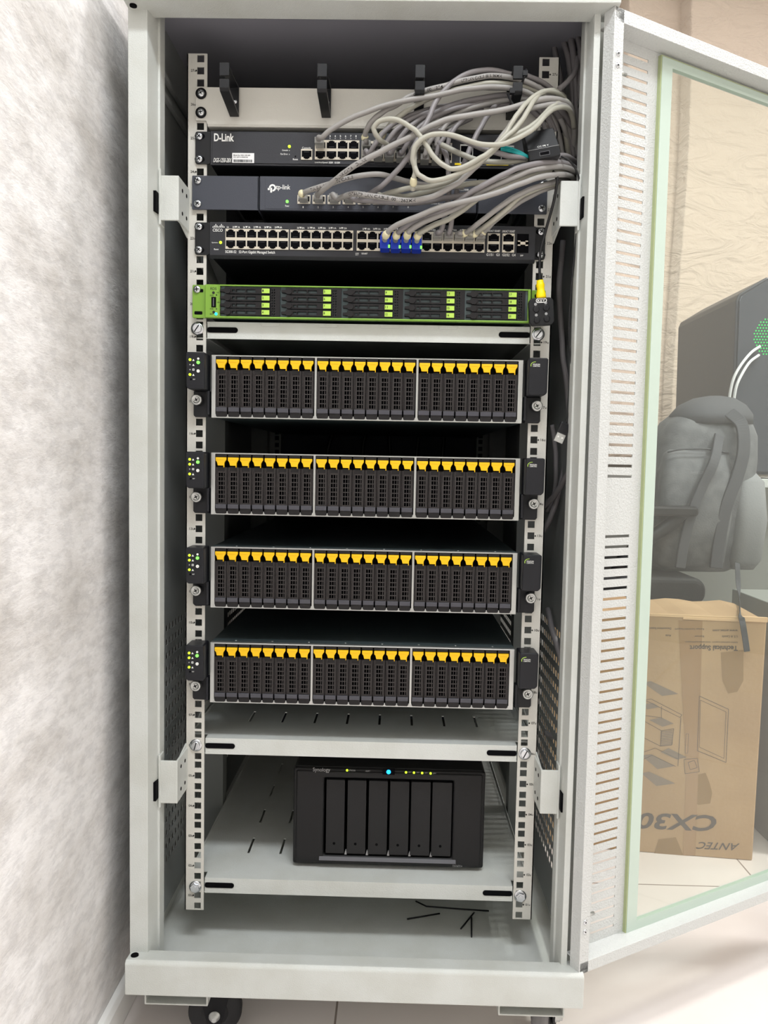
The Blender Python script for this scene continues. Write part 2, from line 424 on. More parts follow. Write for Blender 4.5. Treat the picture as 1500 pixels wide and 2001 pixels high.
# ---- cable management panel
pt = thing('cable_management_panel', 'light grey blank panel with four black ring hooks at the top of the rack', 'cable organiser', (0, 0, 1.128))
b = B().prism([(-.2386, 1.1335), (-.2386, 1.1775), (.2386, 1.1775), (.2386, 1.1335), (.2245, 1.1335), (.2225, 1.1285), (-.2225, 1.1285), (-.2245, 1.1335)], 'y', -.0032, -.0008)
b.prism([(-.0030, 1.1285), (-.0018, 1.1262), (.012, 1.1262), (.012, 1.1280), (-.001, 1.1292)], 'x', -.2225, .2225)
obj('panel', b, 'rail', pt, bevel=.0006)
for x in (-.2312, .2312):
    for z in (1.1685, 1.1435): pan_screw('screw', (x+.0003, -.0033, z), pt, .0050, washer=True)
for hx in (-.1855, -.0612, .0630, .1865):
    w = .0062; t = .0035; y1 = -.0034; yf = -.066; zt, zb = 1.1785, 1.1385
    b = B()
    outer = [(y1, zb), (y1, zt), (yf, zt), (yf, 1.1625), (yf+t, 1.1625), (yf+t, zt-t), (y1-t, zt-t), (y1-t, zb+t), (yf+.008, 1.1490), (yf+t, 1.1500), (yf+t, 1.1580), (yf, 1.1580), (yf, 1.1465), (yf+.006, 1.1440)]
    outer = [(y1, zb), (y1, zt), (yf, zt), (yf, 1.1625), (yf+t, 1.1625), (yf+t, zt-t), (y1-t, zt-t), (y1-t, zb+t), (yf+t+.001, 1.1485), (yf+t, 1.1495), (yf+t, 1.1585), (yf, 1.1585), (yf, 1.1475), (yf+.003, 1.1440)]
    b.prism(outer, 'x', hx-w, hx+w)
    hk = obj('ring_hook', b, 'blackp', pt, bevel=.0006)
    obj('hook_screw', B().lathe((hx+.001, y1-t, 1.1570), (0,-1,0), [(.0035, 0), (.0032, .0012), (.001, .0018)], 14), 'chrome', hk)

def port_mesh(name, w, h, flip, metal='portm', lit=False):
    b = B(); dx, dz = w*.43, h*.43
    # socket opening with the stepped latch recess
    o = [(-dx, -dz*.55), (-dx*.62, -dz*.55), (-dx*.62, -dz*.85), (-dx*.36, -dz*.85), (-dx*.36, -dz), (dx*.36, -dz), (dx*.36, -dz*.85), (dx*.62, -dz*.85), (dx*.62, -dz*.55), (dx, -dz*.55), (dx, dz*.80), (-dx, dz*.80)]
    if flip: o = [(x, -z) for x, z in o]
    b.prism([(-w/2, -h/2), (w/2, -h/2), (w/2, h/2), (-w/2, h/2)], 'y', -.0006, .0004, 0)
    b.prism(o, 'y', -.0010, -.0002, 1)
    for s in (-1, 1):
        b.box(s*dx*.98-.0002, s*dx*.98+.0002, -.0012, -.0006, -dz*.5, dz*.7, 2)
    zf = (-1 if flip else 1)
    b.box(-dx*.55, dx*.55, -.0013, -.0009, zf*dz*.5-.0003, zf*dz*.5+.0003, 2)
    bm = b.bm; bmesh.ops.recalc_face_normals(bm, faces=bm.faces)
    me = bpy.data.meshes.new(name); bm.to_mesh(me); bm.free()
    for m in (metal, 'void', 'dlink'): me.materials.append(M[m])
    return me
def port_block(par, r, Y, cols, nrows, name='ethernet_port'):
    x0, x1, z0, z1 = rect(*r, Y); w = (x1-x0)/cols; h = (z1-z0)/nrows
    ms = [port_mesh(name, w, h, j == 1) for j in range(nrows)]
    for j in range(nrows):
        for i in range(cols):
            o = bpy.data.objects.new(name, ms[j]); C.objects.link(o); o.parent = par
            o.location = Vector((x0+w*(i+.5), Y-.0004, z0+h*(j+.5))) - wl(par)
def marks(par, items, Y, m='white', name='lettering'):
    nb = B(); n = 0
    for t in items:
        s, r = t[0], t[1]; k = t[2] if len(t) > 2 else {}
        if len(s) < 2 or s[0].isdigit() : nb.ptext(s, r, Y, **k); n += 1
        else: b = B(); b.ptext(s, r, Y, **k); obj(name, b, m, par)
    if n: obj('port_numbers', nb, m, par)
def ears(par, y, z0, z1, xin, xout, m, hole=True):
    for s in (-1, 1):
        x0, x1 = sorted((s*xin, s*xout)); b = B().prism(rounded(x0, x1, z0, z1, .003), 'y', y-.0022, y)
        e = obj('mounting_ear', b, m, par, bevel=.0004)
        for z in (z0+.0062, z1-.0062):
            obj('screw_slot', B().prism(rounded(s*.2326-.0068, s*.2326+.0068, z-.0035, z+.0035, .0034), 'y', y-.0026, y-.001), 'void', e)
            pan_screw('screw', (s*.2326+(-.0006 if s < 0 else .0002), y-.0025, z+random.uniform(-.0005, .0005)), par, .0050)

# ---- upper switch
Y = -.005
sw = thing('network_switch', 'black network switch with white lettering and one cable plugged left, topmost in the rack', 'network switch', (0, 0, 1.0745), 'rack network switches')
obj('chassis', B().box(-.2175, .2175, -.0015, .235, 1.0755, 1.1185), 'blackm', sw)
b = B().box(-.2175, .2175, Y, -.0015, 1.0745, 1.1190); b.box(-.2150, .2150, Y-.0012, Y, 1.0768, 1.1168)
obj('faceplate', b, 'dlink', sw, bevel=.0005)
ears(sw, -.001, 1.0762, 1.1190, .2178, .2388, 'blackp')
Yf = Y-.0014
marks(sw, [('D-Link', (418, 261, 457, 276)), ('DGS-1250-28X', (417.5, 309, 452, 317), {'shear': .04}), ('Console', (590, 287, 607, 291)), ('Console  »', (551, 292, 566, 295)), ('Fan Error  »', (548, 299.5, 566, 302.5)),
      ('Reset', (572, 309.5, 582, 313)), ('Link/Act/Speed', (615, 316, 640, 319.5)), ('1000M   10/100M', (642, 316, 664, 319.5))] +
     [(str(i+1), (623+i*10.15, 264, 625.5+i*10.15, 268)) for i in range(8)], Yf)
b = B()
for i in range(8):
    a = at(624.3+i*10.15, 270.5, Yf); s = -1 if i % 2 else 1; b.prism([(a.x-.0010, a.z-s*.0008), (a.x+.0010, a.z-s*.0008), (a.x, a.z+s*.0012)], 'y', Yf-.0002, Yf+.0002)
obj('port_arrows', b, 'offwhite', sw)
x0, x1, z0, z1 = rect(453.5, 299.5, 496.5, 318, Yf)
b = B().box(x0, x1, Yf-.0003, Yf+.0003, z0, z1)
st = obj('serial_sticker', b, 'label', sw)
b = B(); b.ptext('Model No: DGS-1250-28X', (456, 302, 489, 304.5), Yf-.0005); b.ptext('S/N: QBTA1K8000186', (456, 306, 484, 308.5), Yf-.0005)
xx = x0+.0020
while xx < x1-.003:
    w = random.choice((.00025, .0004, .0007)); b.box(xx, xx+w, Yf-.0006, Yf-.0002, z0+.0008, z0+.0042); xx += w+random.choice((.0003, .0005))
obj('sticker_print', b, 'ink', st)
a = at(565.3, 286.5, Yf); led('status_light', (a.x, a.z), .0019, 'ledy', sw, Yf)
a = at(624.3, 271, Yf); led('status_light', (a.x, a.z), .0010, 'ledy', sw, Yf)
a = at(577, 305.5, Yf); obj('reset_hole', B().cyl((a.x, Yf, a.z), (0,-1,0), .0010, .0003, 12), 'void', sw)
port_block(sw, (588, 292, 610, 312.5), Yf, 1, 1)
for r in ((615, 275, 702, 312), (706, 277, 793, 315), (797, 280, 883, 318)): port_block(sw, r, Yf, 4, 2)
for r in ((898, 283, 948, 320), (954, 285, 1004, 322)):
    x0, x1, z0, z1 = rect(*r, Yf); b = B().box(x0, x1, Yf-.0006, Yf, z0, z1); b.box(x0+.001, (x0+x1)/2-.0005, Yf-.0009, Yf, z0+.002, z1-.002, 1); b.box((x0+x1)/2+.0005, x1-.001, Yf-.0009, Yf, z0+.002, z1-.002, 1)
    obj('fibre_port', b, ['steel', 'void'], sw)
b = B(); x0, x1, z0, z1 = rect(888, 319, 917, 322.5, Yf); b.box(x0, x1, Yf-.0004, Yf, z0, z1); x0, x1, z0, z1 = rect(950, 320.5, 993, 323, Yf); b.box(x0, x1, Yf-.0004, Yf, z0, z1)
obj('yellow_marking', b, 'yplug', sw)

# ---- middle switch with wide brackets
Y = -.006
sw = thing('network_switch', 'slate grey eight-port network switch between two wide blank brackets, middle of the three', 'network switch', (0, 0, 1.0148), 'rack network switches')
obj('chassis', B().box(-.1500, .1440, -.0015, .15, 1.0165, 1.0585), 'blackm', sw)
b = B().box(-.1500, .1440, Y, -.0015, 1.0152, 1.0602)
obj('faceplate', b, 'tplink', sw, bevel=.0008)
b = B(); e = .0004; x0, x1, z0, z1 = -.1425, .1370, 1.0172, 1.0575
obj('faceplate_inset', B().box(x0, x1, Y-e, Y, z0, z1), 'tplink', sw, bevel=.0003)
for s in (-1, 1):
    xa, xb = (-.2424, -.1512) if s < 0 else (.1452, .2392)
    b = B().prism(rounded(xa, xb, 1.0150, 1.0600, .0012), 'y', Y+.0006, Y+.0026)
    xi = xb if s < 0 else xa; q = sorted((xi, xi+(-s)*-.002)); b.box(q[0], q[1], Y+.0006, .10, 1.0155, 1.0595)
    br = obj('rack_bracket', b, 'tplink', sw, bevel=.0005)
    for z in (1.0535, 1.0225): pan_screw('screw', ((-.2345 if s < 0 else .2320), Y+.0004, z), sw, .0052)
Yf = Y-.0006
marks(sw, [('tp-link', (539, 361, 567, 373)), ('Power', (557, 400.5, 565, 404))] + [(str(i+1), (591+29.3*i, 403, 593+29.3*i, 406.5)) for i in range(8)] + [('TL-SG1008', (893, 369, 915, 372.5)), ('8-Port Gigabit', (842, 397, 868, 400))], Yf)
a = at(530.5, 368.5, Yf); q = .0068; b = B()
b.prism([(a.x-.0052, a.z-.0020), (a.x-.0052, a.z+.0006), (a.x-.0026, a.z+.0006), (a.x-.0026, a.z-.0020)], 'y', Yf-.0002, Yf+.0002)
b.prism([(a.x-.0018, a.z-.0052), (a.x-.0018, a.z+.0010), (a.x+.0006, a.z+.0010), (a.x+.0006, a.z-.0052)], 'y', Yf-.0002, Yf+.0002)
ring = []
for i in range(15): t = math.radians(180-270*i/14); ring.append((a.x+.0012+math.cos(t)*.0048, a.z+.0010+math.sin(t)*.0048))
for i in range(15): t = math.radians(-90+270*i/14); ring.append((a.x+.0012+math.cos(t)*.0026, a.z+.0010+math.sin(t)*.0026))
b.prism(ring, 'y', Yf-.0002, Yf+.0002)
obj('brand_emblem', b, 'white', sw)
a = at(561, 394, Yf); led('power_light', (a.x, a.z), .0020, 'ledg', sw, Yf)
for i in range(8): port_block(sw, (581+29.4*i, 381.5+.35*i, 606.5+29.4*i, 398.5+.3*i), Yf, 1, 1)

# ---- lower switch
Y = -.006
sw = thing('network_switch', 'black switch packed with two rows of ports and four blue plugs, lowest of the three', 'network switch', (0, 0, .9530), 'rack network switches')
obj('chassis', B().box(-.2180, .2210, -.0015, .262, .9545, .9965), 'blackm', sw)
b = B().box(-.2180, .2250, Y, -.0015, .9540, .9985); b.prism([(Y, .9540), (-.0015, .9500), (-.0015, .9545)], 'x', -.2180, .2250)
obj('faceplate', b, 'cisco', sw, bevel=.0005)
ears(sw, -.001, .9552, .9985, .2182, .2388, 'blackp')
Yf = Y-.0002
marks(sw, [('CISCO', (415.5, 447, 435, 452.5)), ('System', (413.5, 473, 425.5, 475.5)), ('Reset', (418, 485.5, 427, 488.5)), ('SG300-52   52-Port Gigabit Managed Switch', (440, 490.5, 537, 496)), ('LINK\nACT', (694, 494, 701, 499)), ('GIGABIT', (706, 494, 718, 497)),
      ('G1/51   G3   G2/52   G4', (950, 496, 1007, 500)), ('SFP', (1016, 498, 1022, 501)), ('LINK/ACT GIGABIT', (952, 449.5, 977, 453)), ('LINK/ACT GIGABIT', (981, 450, 1006, 454))] +
     [('%dA' % (i+1), (443+20.6*i, 442+.11*i, 447+20.6*i, 445.5+.11*i)) for i in range(6)] + [('%d▼%dA' % (25+i, i+2), (454+20.6*i, 442+.15*i, 468.5+20.6*i, 445.8+.15*i)) for i in range(5)] +
     [('%d▼%dA' % (30+i, i+8), (580+20.6*i, 443.5+.15*i, 595+20.6*i, 447.3+.15*i)) for i in range(5)] + [('%d▼%dA' % (37+i, i+14), (708+20.6*i, 445.5+.15*i, 723+20.6*i, 449.3+.15*i)) for i in range(5)] +
     [('%d▼%dA' % (43+i, i+20), (836+20.6*i, 447.5+.15*i, 851+20.6*i, 451.3+.15*i)) for i in range(5)], Yf-.0001)
b = B()
for i, h in enumerate((.35, .6, 1, .6, .35, .6, 1, .6, .35)):
    a = at(416.0+i*2.75, 445, Yf); b.box(a.x-.00042, a.x+.00042, Yf-.0004, Yf, a.z, a.z+.0048*h)
obj('brand_emblem', b, 'white', sw)
a = at(431, 474, Yf); led('system_light', (a.x, a.z), .0019, 'ledy', sw, Yf)
for r in ((440.5, 449, 564, 486.5), (566.5, 451, 690, 488), (696.5, 453, 819.5, 490), (823, 455, 947, 492)): port_block(sw, r, Yf, 6, 2)
for r in ((951.5, 456.5, 976.5, 493), (980.5, 457, 1005, 493.5)): port_block(sw, r, Yf, 1, 2)
x0, x1, z0, z1 = rect(1009, 457.5, 1033, 494, Yf); b = B().box(x0, x1, Yf-.0006, Yf, z0, z1, 1); zc = (z0+z1)/2; b.box(x0+.001, x1-.001, Yf-.0014, Yf, zc-.0019, zc+.0019); b.box(x0+.001, x0+.0045, Yf-.0014, Yf, zc-.0034, zc+.0034); b.box(x1-.0045, x1-.001, Yf-.0014, Yf, zc-.0034, zc+.0034)
obj('fibre_port', b, ['portm', 'void'], sw)

# ---- green drive server
gs = thing('storage_server', 'storage server with a bright green bezel and twenty numbered drive trays', 'server', (0, 0, .8685))
obj('chassis', B().box(-.2165, .2165, -.008, .60, .8700, .9120), 'srv', gs)
Y = -.012; z0, z1 = .8690, .9135
b = B().plate(-.2038, .2200, z0, z1, Y, -.004, [(-.2020, .2165, z0+.0022, z1-.0018)], XZ)
b.box(-.2220, -.2038, Y, -.004, z0, z1)
obj('green_frame', b, 'green', gs, bevel=.0005)
obj('bay_backing', B().box(-.2025, .2170, Y+.0065, Y+.0075, z0+.001, z1-.001), 'void', gs)
for s in (-1, 1):
    x0, x1 = sorted((s*.2220, s*.2410)); b = B().prism(rounded(x0, x1, z0, z1+.0002, .0018), 'y', Y+.005, Y+.009)
    obj('mounting_ear', b, 'green', gs, bevel=.0006)
    obj('ear_slot', B().prism(rounded(s*.2326-.0055, s*.2326+.0055, z0+.0045, z0+.0090, .0012), 'y', Y+.0048, Y+.006), 'void', gs)
    obj('ear_slot', B().prism(rounded(s*.2315-.0055, s*.2315+.0055, z1-.0100, z1-.0055, .0012), 'y', Y+.0048, Y+.006), 'void', gs)
pan_screw('screw', (-.2345, Y+.0046, .9073), gs, .0052)
b = B(); b.ptext('RDS', (411, 561.5, 423, 566.5), Y-.0002); b.ptext('UID', (423, 570.5, 428, 573), Y-.0002); b.ptext('SYS', (410, 576, 417, 579), Y-.0002); b.ptext('USB', (424, 589.5, 429, 592), Y-.0002); b.ptext('PWR', (410, 602.5, 417, 605), Y-.0002); b.ptext('RST', (410, 612.5, 417, 615), Y-.0002)
for p in ((417, 572, .0018), (423, 576.5, .0009), (417.5, 610, .0018), (423, 603.5, .0008)):
    a = at(p[0], p[1], Y); b.cyl((a.x, Y, a.z), (0,-1,0), p[2], .0005, 14)
obj('panel_markings', b, 'ink', gs)
x0, x1, za, zb = rect(413, 580.5, 422, 600.5, Y); b = B().box(x0, x1, Y-.0006, Y, za, zb); b.box(x0+.0022, x0+.0036, Y-.0008, Y, za+.0015, zb-.0015, 1)
obj('usb_port', b, ['void', 'nas3'], gs)
a = at(422, 613.5, Y); led('power_light', (a.x, a.z), .0018, 'ledb', gs, Y)
cols = [(-.2020+.08375*i) for i in range(5)]
tz = (z1-z0-.006)/4
TRAYS = []
for ci, cx in enumerate(cols):
    b = B(); vx = cx+.0690+.0005
    hs = [(vx+.0012+.0030*k, vx+.0012+.0030*k+.0016, z0+.0045+.0036*j, z0+.0045+.0036*j+.0022) for k in range(2 if ci < 4 else 2) for j in range(10)]
    w = .0125 if ci < 4 else .0105
    b.plate(vx, vx+w, z0+.003, z1-.0025, Y+.0005, Y+.003, [h for h in hs if h[1] < vx+w], XZ)
    obj('vent_strip', b, 'carrier', gs)
def tray_mesh(x, z, w, h):
    """sled with a lever on the left and three long slots"""
    b = B()
    b.plate(x+.0080, x+w, z+.0004, z+h-.0008, Y, Y+.006, [(x+.0165, x+.0205, z+h*.28, z+h*.62), (x+.0222, x+.0345, z+h*.25, z+h*.65), (x+.0362, x+.0485, z+h*.25, z+h*.65)], XZ)
    b.prism([(x+.0004, z+h*.28), (x+.0065, z+h*.22), (x+.0080, z+.0004), (x+.0120, z+.0004), (x+.0150, z+h*.3), (x+.0150, z+h*.62), (x+.0115, z+h-.0006), (x+.0075, z+h-.0006), (x+.0060, z+h*.66), (x+.0004, z+h*.6)], 'y', Y-.0018, Y+.004)
    return b
tw = .0688
for ci, cx in enumerate(cols):
    for rj in range(4):
        zz = z0+.0032+tz*(3-rj); t = obj('drive_tray', tray_mesh(cx, zz, tw, tz), 'carrier', gs, bevel=.0003, seg=1)
        b = B().box(cx+tw-.0115, cx+tw-.0010, Y-.0008, Y+.001, zz+tz*.16, zz+tz*.80)
        nb = str(ci*4+rj+1); b.wtext(nb, (cx+tw-.0108, zz+tz*.34, cx+tw-.0108+.0014*len(nb)+.0004, zz+tz*.64), Y-.0011, 1)
        obj('number_tag', b, ['greentag', 'ink'], t)

# ---- shelves
def shelf(label, zt, zb, d=.47, slots=True, screw='hex', tabs=False, depth_rows=4):
    sh = thing('rack_shelf', label, 'shelf', (0, 0, zb), 'rack shelves')
    t = .0015; zc = (zt+zb)/2
    if slots:
        holes = []
        for r in range(depth_rows):
            for k in range(8): x = -.1735+.0496*k; holes.append((x-.0018, x+.0018, .0755+.1015*r, .1235+.1015*r))
    else: holes = []
    b = B().plate(-.2225, .2225, .0035, d, zt-t, zt, holes, XY)
    hh = [(-.2224, -.1840, zc-.0030, zc+.0042), (.1840, .2224, zc-.0030, zc+.0042)]
    rr = B(); b.plate(-.2225, .2225, zb, zt, .0020, .0020+t, hh, XZ)
    for s in (-1, 1):
        x0, x1 = sorted((s*.2225, s*.2470)); b.box(x0, x1, .0035, d, zb, zb+t); x0, x1 = sorted((s*.2475, s*.2460)); b.box(x0, x1, .02, d, zb, zt+.004)
        x0, x1 = sorted((s*.2225, s*.2485)); b.plate(x0, x1, zt-t, zt, .02, d, [], lambda u, v, w: (u, w, v))
        for q in (0, 1):
            cx = s*.1840; n = [(cx+(.0036*math.cos(a))*(1 if s > 0 else 1), zc+.0006+.0036*math.sin(a)) for a in [2*PI*i/16 for i in range(16)]]
    obj('shelf_tray', b, 'paint', sh, bevel=.0006)
    for s in (-1, 1):
        x0, x1 = sorted((s*.2225, s*.1800)); obj('slot', B().prism(rounded(x0, x1, zc-.0032, zc+.0044, .0037), 'y', .0012, .0022), 'void', sh)
    if tabs:
        b = B()
        for x in (-.135, -.055, .030, .110, .190): b.prism([(x-.014, zt), (x-.012, zt-.0050), (x+.012, zt-.0050), (x+.014, zt)], 'y', .0006, .0016)
        b.box(-.2225, .2225, .0012, .0022, zt-.0012, zt+.0002)
        obj('front_tab', b, 'paint', sh, bevel=.0003)
    for s in (-1, 1):
        x = s*.2326+(-.0030 if s < 0 else .0010); z = zc+(.0015 if screw == 'slot' else -.0015)
        b = B().lathe((x, -.0002, z), (0,-1,0), [(.0088, 0), (.0088, .0010), (.0060, .0012)], 24)
        if screw == 'slot':
            b.lathe((x, -.0012, z), (0,-1,0), [(.0064, 0), (.0064, .0030), (.0054, .0036)], 20); a = random.uniform(.2, 1.3)
            ca, sa = math.cos(a), math.sin(a); q = [(x+ca*.0056-sa*.0007, z+sa*.0056+ca*.0007), (x-ca*.0056-sa*.0007, z-sa*.0056+ca*.0007), (x-ca*.0056+sa*.0007, z-sa*.0056-ca*.0007), (x+ca*.0056+sa*.0007, z+sa*.0056-ca*.0007)]
            b.prism(q, 'y', -.0050, -.0040, 1)
        else:
            b.cyl((x, -.0012, z), (0,-1,0), .0066, .0042, 6, smooth=False); b.cyl((x, -.0054, z), (0,-1,0), .0032, .0006, 16)
        obj('bolt', b, ['chrome', 'blackm'], sh)
    return sh
shelf('light grey metal shelf directly under the green server, scratched front edge', .8655, .8425, .5, slots=False, screw='slot', tabs=True)
shelf('light grey slotted shelf below the lowest yellow-latched server', .2772, .2538, screw='slot')
shelf('light grey slotted shelf carrying the black six-bay storage box', .0700, .0475)

# ---- yellow-latched servers
CW, CH = .01570, .0826
def carrier():
    W, H = CW, CH; b = B()
    hs = [(.0038+.0034*i, .0038+.0034*i+(.0028), .0150+.0061*j, .0150+.0061*j+.0050) for i in range(2) for j in range(7)]
    hs += [(.0110, .0124, .0150+.0061*j, .0150+.0061*j+.0050) for j in range(7)]
    b.plate(.0026, W-.0022, .0125, .0645, .0016, .0030, hs, XZ, 1)                 # grille
    b.box(.0026, W-.0022, .0005, .0018, .0590, .0650)
    for x in (.0004, .0020, W-.0018, W-.0004): b.box(x-.0004, x+.0004, -.0004, .004, .0125, .0640, 1)   # guide ribs
    b.box(.0004, W-.0004, .0, .006, .0785, H)
    b.prism([(.0004, .0018), (.0016, .0), (W-.0016, .0), (W-.0004, .0018), (W-.0004, .0130), (.0004, .0130)], 'y', .0, .006)
    o = obj('drive_carrier', b, ['carrier', 'grille'], None, bevel=0)
    b = B().prism([(-.0016, .0075), (.0, .0068), (.0, .0128), (-.0002, .0132), (-.0022, .0130)], 'x', .0004, W-.0004)
    f = obj('carrier_foot', b, 'carrier2', o, bevel=.0002, seg=1)
    b = B().prism([(.0006, .0778), (.0006, .0735), (.0024, .0712), (.0036, .0665), (.0113, .0665), (.0113, .0640), (.0122, .0640), (.0124, .0700), (.0140, .0730), (W-.0006, .0745), (W-.0006, .0778)], 'y', -.0022, .002)
    b.prism([(.0016, .0752), (.0034, .0752), (.0034, .0752), (W-.003, .0752), (W-.003, .0744), (.0024, .0744)], 'y', -.0026, -.0020)
    l = obj('release_latch', b, 'yellow', o, bevel=.0005)
    return o
def make_server(z0, label):
    t = thing('rack_server', label, 'server', (0, 0, z0), 'yellow-latched rack servers')
    H = .0857; Y = -.0125
    obj('chassis', B().box(-.2135, .2135, -.004, .62, z0+.0008, z0+H-.0008), 'srv', t)
    b = B(); f = B()
    gx = []; x = -.2065; p = .01692
    for g_ in range(3):
        gx.append(x); x += 8*p+.0034
    hol = [(gx[k]-.0004, gx[k]+8*p-.0002, z0+.0022, z0+H-.0019) for k in range(3)]
    b.plate(-.2128, .2128, z0, z0+H, Y-.0004, -.004, hol, XZ)
    for k in range(3):
        for i in range(9):
            xx = gx[k]+i*p-.0006; b.prism([(xx-.0013, z0+.0015), (xx+.0013, z0+.0015), (xx+.0005, z0+.0052), (xx-.0005, z0+.0052)], 'y', Y-.0006, Y+.0004)
    obj('front_frame', b, 'steel', t, bevel=.0003, seg=1)
    obj('bay_backing', B().box(-.2090, .2090, Y+.0075, Y+.0082, z0+.0012, z0+H-.0012), 'void', t)
    b = B()
    for k in range(8): b.cyl((-.18+.052*k, .004+.0, z0+H-.0008), (0,0,1), .0018, .0006, 10)
    obj('lid_rivet', b, 'steel', t)
    pr = carrier()
    n = 0
    for k in range(3):
        for i in range(8):
            off = Vector((gx[k]+i*p, Y-.0006, z0+.0015))
            c = pr if n == 0 else copy_tree(pr)
            if n == 0: c.parent = t
            else: c.parent = t
            c.location = off - wl(t); WL[c.name] = tuple(c.location); n += 1
    # control ear on the left
    def ear(s):
        X = lambda v: s*v
        b = B(); pl = [(X(.2150), z0+.001), (X(.2370), z0+.001), (X(.2394), z0+.0035), (X(.2394), z0+.0365), (X(.2150), z0+.0365)]
        b.prism(pl, 'y', -.0052, -.0022)
        b.prism([(-.0052, z0+.001), (-.0150, z0+.004), (-.0150, z0+.0365), (-.0052, z0+.0365)], 'x', *sorted((X(.2150), X(.2185))))
        e = obj('mounting_ear', b, 'srvear', t, bevel=.0008)
        zt = z0+H+.0005; zb = z0+.0365
        pl = [(X(.2168), zb), (X(.2385), zb), (X(.2420), zb+.0035), (X(.2424), zt-.002), (X(.2412), zt), (X(.2168), zt)]
        b = B().prism(pl, 'y', -.0350, -.0022)
        h = obj('control_panel' if s < 0 else 'badge_cover', b, 'srvear', t, bevel=.0018, seg=3)
        sc = B().lathe((X(.2325), -.0052, z0+.0240), (0,-1,0), [(.0062, 0), (.0062, .0085), (.0074, .0087), (.0074, .0120), (.0066, .0128), (.0044, .0129), (.0044, .0122), (.0030, .0122)], 28)
        for a in (0, PI/2):
            cx, cz = X(.2325), z0+.0240; ca, sa = math.cos(a+.5), math.sin(a+.5)
            sc.prism([(cx+ca*.0026-sa*.0006, cz+sa*.0026+ca*.0006), (cx-ca*.0026-sa*.0006, cz-sa*.0026+ca*.0006), (cx-ca*.0026+sa*.0006, cz-sa*.0026-ca*.0006), (cx+ca*.0026+sa*.0006, cz+sa*.0026-ca*.0006)], 'y', -.0178, -.0172, 1)
        obj('thumb_screw', sc, ['steel', 'blackm'], t)
        return h, zt
    h, zt = ear(-1)
    yf = -.0352
    xs = -.2362
    for j, m in ((0, 'ledy'), (1, 'offwhite' if z0 > .7 else 'ledy'), (2, 'offwhite'), (3, 'ledy')):
        led('indicator_light', (xs, zt-.0105-.0066*j), .0017 if m != 'offwhite' else .0009, m, h, yf)
    led('indicator_light', (-.2252, zt-.0140), .0022, 'ledg', h, yf)
    b = B().lathe((-.2252, yf, zt-.0255), (0,-1,0), [(.0022, 0), (.0022, .0006), (.0011, .0006), (.0010, .0001)], 16)
    b.lathe((-.2252, yf, zt-.0090), (0,-1,0), [(.0015, 0), (.0015, .0004), (.0009, .0004), (.0008, .0001)], 16)
    for j in (0, 1, 3):
        zc = zt-.0108-.0066*j; b.prism([(-.2332, zc-.0012), (-.2302, zc-.0012), (-.2317, zc+.0014)], 'y', yf-.0003, yf+.0002)
    zc = zt-.0105-.0132; b.plate(-.2330, -.2304, zc-.0013, zc+.0013, yf-.0003, yf+.0002, [(-.2324, -.2310, zc-.0007, zc+.0007)], XZ)
    b.wtext('RST', (-.2322, zt-.0372, -.2292, zt-.0358), yf)
    obj('panel_icons', b, 'white', h)
    obj('reset_hole', B().cyl((xs+.0012, yf, zt-.0366), (0,-1,0), .0014, .0003, 14), 'void', h)
    h, zt = ear(1)
    b = B(); b.wtext('PENGUIN', (.2218, zt-.0098, .2312, zt-.0079), yf); b.wtext('COMPUTING', (.2218, zt-.0120, .2312, zt-.0103), yf)
    obj('brand_lettering', b, 'white', h)
    arc = []
    for i in range(11): a = math.radians(85+115*i/10); arc.append((.2250+math.cos(a)*.0062, zt-.0100+math.sin(a)*.0048))
    for i in range(11): a = math.radians(200-115*i/10); arc.append((.2250+math.cos(a)*.0054, zt-.0100+math.sin(a)*.0042))
    obj('brand_arc', B().prism(arc, 'y', yf-.0003, yf+.0002), 'greentag', h)
    return t
make_server(.7328, 'black server with 24 yellow latches, uppermost, just under the shelf of the green server')
LBL = ('black server with 24 yellow latches, second from top, gap with dark cables above it', 'black server with 24 yellow latches, third from top, steel lid showing below the second', 'black server with 24 yellow latches, lowest, directly above an empty slotted shelf')
for z, l in zip((.5995, .4690, .3340), LBL): make_server(z, l)

# ---- black six-bay storage box on the lowest shelf
Yn = .040
x0, x1, z0, z1 = -.1000, .1840, .0745, .2232
ns = thing('storage_box', 'black desktop storage box with six drive bays on the lowest shelf', 'network storage', (.042, Yn, .0700))
b = B().prism(rounded(x0, x1, z0, z1, .006), 'y', Yn+.004, Yn+.225)
obj('housing', b, 'nas', ns, bevel=.001)
r = rect(631.5, 1514.5, 886, 1675, Yn); rx0, rx1, rz0, rz1 = r[0], r[1], .0905, .2085
b = B().plate(x0+.004, x1-.004, z0+.004, z1-.004, Yn-.004, Yn+.006, [(rx0, rx1, rz0, rz1)], XZ)
b.plate(x0, x1, z0+.001, z1-.001, Yn-.0015, Yn+.006, [(rx0-.001, rx1+.001, rz0-.001, rz1+.001)], XZ)
obj('front_bezel', b, 'nas', ns, bevel=.003, seg=3)
obj('bay_backing', B().box(rx0, rx1, Yn+.004, Yn+.0055, rz0, rz1), 'void', ns)
